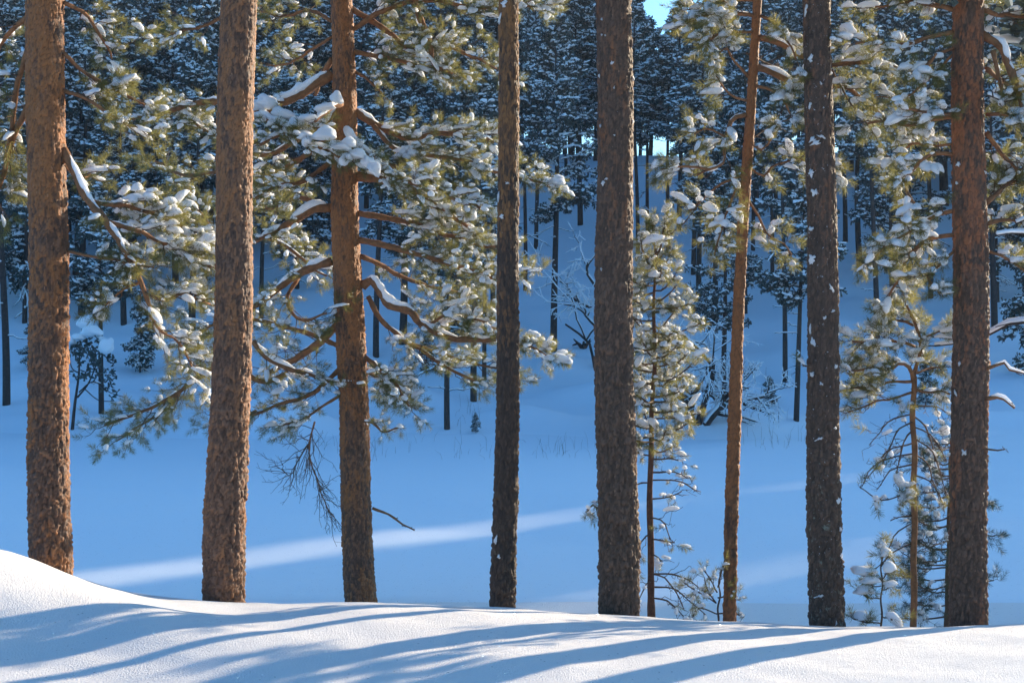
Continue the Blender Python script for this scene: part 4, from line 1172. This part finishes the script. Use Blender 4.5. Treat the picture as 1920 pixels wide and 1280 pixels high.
# px, py of the foot, proto, scale, label
FEET = [
    (12, 758, 3, .85, 'thin snow speckled pine by the lake, left of the thick orange brown trunk', G_SHORE),
    (190, 776, 6, .75, 'short dark pine on the shore beside a bowed snow capped stem', G_SHORE),
    (153, 590, 2, .85, 'dark pine on the slope just right of the thick orange brown trunk', G_SLOPE),
    (232, 610, 2, .8, 'dark pine half hidden by the low bough of the first thick trunk', G_SLOPE),
    (360, 620, 0, .8, 'dark pine glimpsed just left of the broad sunlit bare trunk', G_SLOPE),
    (490, 600, 3, .8, 'thin pine on the slope right behind the broad sunlit bare trunk', G_SLOPE),
    (705, 672, 3, .8, 'thin dark pine under the curved snowy bough of the spreading pine', G_SLOPE),
    (755, 645, 2, .8, 'dark pine behind the boughs, nearest the spreading pine on its right', G_SLOPE),
    (838, 806, 6, .9, 'slim pole like pine standing lowest, by the lake shore', G_SHORE),
    (888, 752, 3, .75, 'straight dark pine on the shore just left of the slim blackened trunk', G_SHORE),
    (908, 712, 6, .9, 'thin dark pine peeping out left of the slim blackened trunk', G_SLOPE),
    (925, 640, 3, .8, 'leaning thin pine close behind the slim blackened trunk', G_SLOPE),
    (1038, 657, 5, .82, 'stout dark pine with snow flecked foot, alone between the two middle trunks', G_SLOPE),
    (1005, 466, 1, .8, 'dark pine high on the slope left of the stout snow flecked pine', G_SLOPE),
    (1088, 422, 0, .8, 'thin pine high on the slope right of the stout snow flecked pine', G_SLOPE),
    (1196, 478, 3, .8, 'thin pole pine rising right beside the broad grey trunk', G_SLOPE),
    (1214, 442, 6, 1.1, 'thin pine on the bright slope above the slender tufted pine', G_SLOPE),
    (1252, 470, 3, .8, 'thin pole pine directly behind the tip of the slender tufted pine', G_SLOPE),
    (1273, 432, 1, .75, 'thin dark pine just right of the tip of the slender tufted pine', G_SLOPE),
    (1300, 516, 5, .72, 'thickest of the dark pines above the bare snowy bush', G_SLOPE),
    (1310, 560, 3, .8, 'thin grey pine beside the thickest pine above the bare bush', G_SLOPE),
    (1342, 602, 2, .8, 'dark straight pine just left of the leaning orange pine', G_SLOPE),
    (1356, 705, 4, .62, 'snowy dark pine whose foot stands behind the bare bush', G_SHORE),
    (1398, 588, 6, .95, 'very thin pole pine just right of the leaning orange pine', G_SLOPE),
    (1472, 716, 3, .88, 'straight dark pine left of the lichen flecked trunk', G_SHORE),
    (1493, 790, 6, .75, 'leaning thin pine on the shore beside the lichen flecked trunk', G_SHORE),
    (1612, 508, 1, .78, 'dark pine high on the slope right of the lichen flecked trunk', G_SLOPE),
    (1645, 700, 3, .85, 'grey stemmed pine behind the forked orange stemmed one', G_SHORE),
    (1674, 605, 4, .75, 'bushy snowy pine behind the crown of the forked orange stemmed one', G_SLOPE),
    (1412, 470, 3, .85, 'thin dark pine high on the slope, second right of the leaning orange pine', G_SLOPE),
    (1448, 520, 6, 1.1, 'thin dark pine halfway up the slope between the orange pine and the flecked trunk', G_SLOPE),
    (1585, 455, 3, .8, 'thin pole pine on the slope touching the right edge of the lichen flecked trunk', G_SLOPE),
    (1700, 480, 3, .85, 'thin dark pine high on the slope above the forked orange stemmed pine', G_SLOPE),
    (1745, 560, 6, 1.1, 'thin pole pine on the slope just left of the reddish trunk', G_SLOPE),
    (1062, 400, 3, .8, 'thin pole pine highest on the slope between the two middle trunks', G_SLOPE),
    (985, 545, 6, 1.1, 'thin pole pine on the slope touching the right edge of the blackened trunk', G_SLOPE),
    (1865, 614, 2, .8, 'dark pine on the slope just right of the reddish trunk', G_SLOPE),
]
NEAR_POS = []
for px, py, pr, s, lb, gr in FEET:
    D = ground_hit(px, py)
    far_pine(px, D, pr, lb, gr, s, lean={1493: -.06, 925: .05}.get(px, 0))
    NEAR_POS.append(((px - CX) / F * D, D))

# the crowd behind: fill the top of the slope, leaving the gap where the sky shows
GAPS = [(-250, 55, 'left of the orange brown trunk'), (55, 400, 'between the first two thick trunks'), (400, 630, 'between the sunlit bare trunk and the spreading pine'),
        (630, 930, 'right of the spreading pine'), (930, 1120, 'between the blackened trunk and the broad grey one'), (1120, 1380, 'between the broad grey trunk and the orange pine'),
        (1380, 1520, 'between the orange pine and the lichen flecked trunk'), (1520, 1790, 'left of the reddish trunk'), (1790, 2200, 'right of the reddish trunk')]
crowd = []
tries = 0
while len(crowd) < 262 and tries < 20000:
    tries += 1
    D = 54 + 72 * random.random()
    px = random.uniform(-180, 2100)
    x = (px - CX) / F * D
    if (1190 < px < 1340 if D < 98 else 1228 < px < 1312 and (D < 118 or 1246 < px < 1300)): continue
    lim = np.interp(px, [0, 600, 900, 960, 1130, 1350, 1500, 1900], [55, 56, 66, 76, 76, 78, 60, 56])
    if D < lim: continue
    if any((x - a) ** 2 + (D - b) ** 2 < 2.1 ** 2 for a, b in NEAR_POS): continue
    NEAR_POS.append((x, D))
    crowd.append((px, D))
ORD = ['first', 'second', 'third', 'fourth', 'fifth', 'sixth', 'seventh', 'eighth', 'ninth', 'tenth', 'eleventh', 'twelfth', 'thirteenth', 'fourteenth', 'fifteenth', 'sixteenth', 'seventeenth', 'eighteenth', 'nineteenth', 'twentieth'] + ['twenty-' + o for o in ('first', 'second', 'third', 'fourth', 'fifth', 'sixth', 'seventh', 'eighth', 'ninth')] + ['thirtieth', 'thirty-first', 'thirty-second', 'thirty-third', 'thirty-fourth', 'thirty-fifth', 'thirty-sixth'] + ['thirty-seventh', 'thirty-eighth', 'thirty-ninth', 'fortieth', 'forty-first', 'forty-second', 'forty-third', 'forty-fourth', 'forty-fifth', 'forty-sixth', 'forty-seventh', 'forty-eighth', 'forty-ninth', 'fiftieth'] + ['farthest'] * 20
crowd.sort()
for a, b, name in GAPS:
    inside = [c for c in crowd if a <= c[0] < b]
    for i, (px, D) in enumerate(inside):
        far_pine(px, D, random.choice([0, 1, 2, 4, 5, 0, 2, 4] if D > 72 else [4, 4, 2, 6, 3, 8, 8]), f'{ORD[i]} forest pine from the left, hilltop {name}', G_TOP, random.uniform(.85, 1.15))

# ------------------------------------------------------------------ bare and bowed growth by the shore
def bare_bush(root, stems, seed, scale, levels=4, spread=.6, r0=.03, snowy=True, mat=M_FARBARK, up=.25, extra=0.0):
    r = random.Random(seed); rg = np.random.default_rng(seed)
    snow_g = Geo()
    for s in stems:
        g = Geo()
        def rec(p, d, ln, rad, lev):
            n = 5
            q = np.linspace(0, 1, n)[:, None]
            bend = rg.normal(size=3) * .25
            P = p + d * ln * q + bend * ln * q * q + rg.normal(size=(n, 3)) * .015 * ln * (q > 0)
            add_tube(g, P, np.linspace(rad, rad * .6, n), 5 if lev < 2 else 3)
            if snowy and abs(d[2]) < .93:
                add_tube(snow_g, P + [0, 0, rad * .9], np.linspace(rad * .7, rad * .6, n) + .005 + extra, 4)
            if lev >= levels: return
            for k in range(r.randint(2, 4)):
                t = r.uniform(.35, 1); i = min(int(t * 4), 3); b = P[i] + (P[i + 1] - P[i]) * (t * 4 - i)
                d2 = unit(d + rg.normal(size=3) * spread + [0, 0, up - .1 * lev])
                rec(b, d2, ln * r.uniform(.5, .8), rad * .55, lev + 1)
        rec(np.array(s[0], float), unit(s[1]), s[2] * scale, r0 * scale, 0)
        link('stem', g.mesh('stem', [mat]), root)
    if snow_g.n: link('snow_load', snow_g.mesh('snow_load', [M_FARSNOW]), root, kind='stuff')

def on_hill(px, py):
    D = ground_hit(px, py)
    x = (px - CX) / F * D
    return x, D, float(hill_z(x, D))

p = on_hill(1302, 796)
bush = thing('bare_bush', p, 'leafless bush with snow lined twigs on the lake shore', 'bush')
bare_bush(bush, [((0, 0, -.1), (-.25, .1, 1), 1.5), ((.1, 0, -.1), (.35, 0, 1), 1.4), ((.2, .2, -.1), (.75, .1, .8), 1.2), ((-.1, .1, -.1), (-.05, .2, 1), 1.7), ((.3, 0, -.1), (.6, -.2, 1), 1.3)], 5, 1.0, levels=5, r0=.11, spread=.75, up=.1)
p = on_hill(1117, 692)
snag = thing('snowy_birch', p, 'leafless tree with thick snow on its crooked boughs behind the broad trunk', 'tree')
bare_bush(snag, [((0, 0, -.2), (.0, 0, 1), 2.6), ((0, 0, 1.5), (-.6, .1, .45), 1.0), ((0, 0, 2.1), (-.8, -.1, .15), 1.1), ((0, 0, 2.9), (-.5, 0, .6), 1.2)], 8, 1.0, levels=4, r0=.06, up=.0, spread=.75, extra=.006)

# the bowed, snow capped stem at the left
p = on_hill(135, 806)
bow = thing('bowed_pine', p, 'crooked little pine bowed under big round caps of snow', 'young pine')
D = p[1]
def wl(px, py, dd=0.0): return at(px, py, D + dd) - np.array(p)
for pts, r0 in (([(135, 812), (140, 760), (148, 700), (150, 640), (155, 610)], .055), ([(145, 745), (165, 720), (178, 690), (190, 660)], .03), ([(148, 735), (175, 715), (205, 735), (235, 745)], .02), ([(150, 700), (135, 690), (128, 660)], .02), ([(160, 730), (185, 750), (215, 752)], .018)):
    g = Geo(); P_, _ = resample(np.array([wl(*q) for q in pts]), 12); add_tube(g, P_, np.linspace(r0, .01, 12), 6)
    link('stem', g.mesh('stem', [M_FARBARK]), bow)
g = Geo()
n = 80
cen = np.array([wl(*c, random.uniform(-.3, .3)) for c in [(150, 650), (165, 640), (185, 655), (195, 690), (140, 680), (175, 675), (205, 720), (165, 700)] * 22])[:n] + rng.normal(size=(n, 3)) * [.22, .25, .16]
scatter(g, FTUFT[0], frames(rng.normal(size=(n, 3))) * .75, cen)
link('needles', g.mesh('needles', [M_FARNEEDLE], False), bow, kind='stuff')
for (px, py, w, h) in ((157, 604, 30, 26), (172, 622, 40, 22), (200, 650, 28, 32), (133, 640, 16, 18), (150, 632, 24, 14), (192, 636, 16, 12)):
    o = link('snow_cap', random.choice(FARLUMP_MESH), bow, loc=wl(px, py, -.25))
    o.scale = (w / F * D * .52, w / F * D * .5, h / F * D * .62); o.rotation_euler = (0, 0, random.random() * 6)

# small growth on the open slope
def far_small(px, py, s, label, proto=7, name='young_pine'):
    D = ground_hit(px, py)
    return far_pine(px, D, proto, label, 'small snowy pines by the far shore', s, y_name=name)
far_small(892, 812, .11, 'tiny seedling poking from the lake shore snow')
far_small(1935, 700, .85, 'snow heaped young pine at the far right of the shore')
far_small(870, 640, .6, 'snow heaped young pine left of the slim blackened trunk')
far_small(262, 700, .55, 'snow heaped young pine below the first low bough')

far_small(1440, 760, .2, 'low frosted shrub between the orange pine and the lichen flecked trunk')
far_small(1600, 740, .25, 'low frosted shrub just right of the lichen flecked trunk')
far_small(60, 690, .35, 'frosted little pine hidden at the side of the first thick trunk')
far_small(1735, 760, .3, 'frosted shrub on the shore left of the reddish trunk')
far_small(800, 700, .3, 'frosted little pine under the boughs right of the spreading pine')

p = on_hill(1094, 654)
st = thing('root_stump', p, 'small dark uprooted stump poking from a snow hump on the slope', 'stump')
for k in range(6):
    a = k * 1.05 + random.random() * .5; g = Geo()
    ln = random.uniform(.25, .5)
    P_ = np.array([[0, 0, -.05], [math.cos(a) * ln * .4, math.sin(a) * ln * .3, .12 + .1 * random.random()], [math.cos(a) * ln, math.sin(a) * ln * .6, .12 + .3 * random.random()]])
    P_, _ = resample(P_, 7)
    add_tube(g, P_, np.linspace(.09, .02, 7), 6)
    link('root', g.mesh('root', [M_FARBARK]), st)

# dry grass along the ice
g = Geo()
for (x0, x1, y0, y1, n) in ((690, 920, 825, 868, 34), (985, 1060, 825, 866, 18), (1390, 1520, 805, 845, 34), (1040, 1120, 835, 860, 16), (850, 900, 790, 815, 22), (560, 640, 830, 850, 15)):
    for i in range(n):
        px, py = random.uniform(x0, x1), random.uniform(y0, y1)
        D = -ZL / ((py - HY) / F); D = min(D, 47)
        x = (px - CX) / F * D; z = max(ZL, float(hill_z(x, D)))
        h = random.uniform(.12, .5); dx, dy = random.gauss(0, .08), random.gauss(0, .08)
        P_ = np.array([[x, D, z - .05], [x + dx * .4, D + dy * .4, z + h * .6], [x + dx * 1.3, D + dy, z + h]])
        add_tube(g, P_, [.003, .0028, .0016], 3)
link('dry_grass', g.mesh('dry_grass', [M_GRASS]), kind='stuff', label='thin dry grass stalks standing along the edge of the ice')

# ------------------------------------------------------------------ outside the picture, where the sun comes from
def cone_tree(g, x, y, z, h, r):
    n = 9
    V, Fc = [], []
    base = 0
    for k in range(4):
        z0 = z + h * (.02 + .22 * k); z1 = z0 + h * .36; rr = r * (1 - k * .22)
        a = np.arange(n) * 2 * math.pi / n + k
        ring = np.stack([x + rr * np.cos(a), y + rr * np.sin(a), np.full(n, z0)], -1)
        V = np.vstack([ring, [[x, y, min(z1, z + h)]]])
        j = np.arange(n); g.add(V, np.stack([j, (j + 1) % n, np.full(n, n)], -1))
g = Geo()
# unseen tree rows added to shade the ice, gapped to let single beams down
BEAMS = [(1.0, 25.0, -.36), (8.3, 24.0, -.75), (-9.0, 29.0, -.7)]
for y_, xa, xb, drop, extra in ((112.0, 62, 160, 0.0, 0.0), (170.0, 50, 235, .9, 1.6)):
    for row in range(5):
        yy = y_ + (row - 2) * 1.4
        x = xa + row * .5
        while x < xb:
            x += random.uniform(.65, .95)
            rr = random.uniform(.95, 1.2)
            if any(abs(x - COT * (yy - d_) - x_) < (w_ + extra) / 2 + rr * .95 for x_, d_, w_ in BEAMS): 
                continue
            z_ = float(hill_z(x, yy)) - .3
            top = -2.15 + RISE * (yy - 12.4) - drop + random.uniform(-.7, .1)
            if top - z_ > 3: cone_tree(g, x, yy, z_, top - z_, rr * 1.25)
link('added_shade_wood', g.mesh('added_shade_wood', [M_FARNEEDLE]), kind='stuff', label='unseen spruce rows added towards the sun to shade the lake')

for i, (x, y, pr, s) in enumerate(((4.95, 12.6, 5, .9),)):
    z = float(bank_z(x, y)) if y < 18 else ZL
    e = thing('pine_tree', (x, y, z - .1), f'{ORD[i]} pine further along the bank towards the sun', 'pine tree', 'pines standing further along the bank')
    e.scale = (s, s, s); e.rotation_euler = (0, 0, i * 1.3)
    t, l, n_, sn = PROTO[pr]
    link('trunk', t, e); link('limbs', l, e, kind='stuff'); c = link('crown', n_, e, kind='stuff'); link('snow_load', sn, c, kind='stuff')

# ------------------------------------------------------------------ the frosty air
HAZE = 0.0003
m, t, out = new_mat('frosty_air')
pv = node(t, 'ShaderNodeVolumePrincipled')
pv.inputs['Density'].default_value = HAZE
pv.inputs['Color'].default_value = (0.9, 0.95, 1.0, 1)
pv.inputs['Anisotropy'].default_value = 0.2
t.links.new(pv.outputs[0], out.inputs['Volume'])
x0, x1, y0, y1, z0, z1 = -920, 920, -920, 920, -7.6, SHADE_WOOD_TOP + 6
V = [(x, y, z) for z in (z0, z1) for y in (y0, y1) for x in (x0, x1)]
g = Geo(); g.add(V, [(0, 2, 3, 1), (4, 5, 7, 6), (0, 1, 5, 4), (2, 6, 7, 3), (0, 4, 6, 2), (1, 3, 7, 5)])
link('haze', g.mesh('haze', [m], False), kind='stuff', label='thin frosty air over the lake and slope')
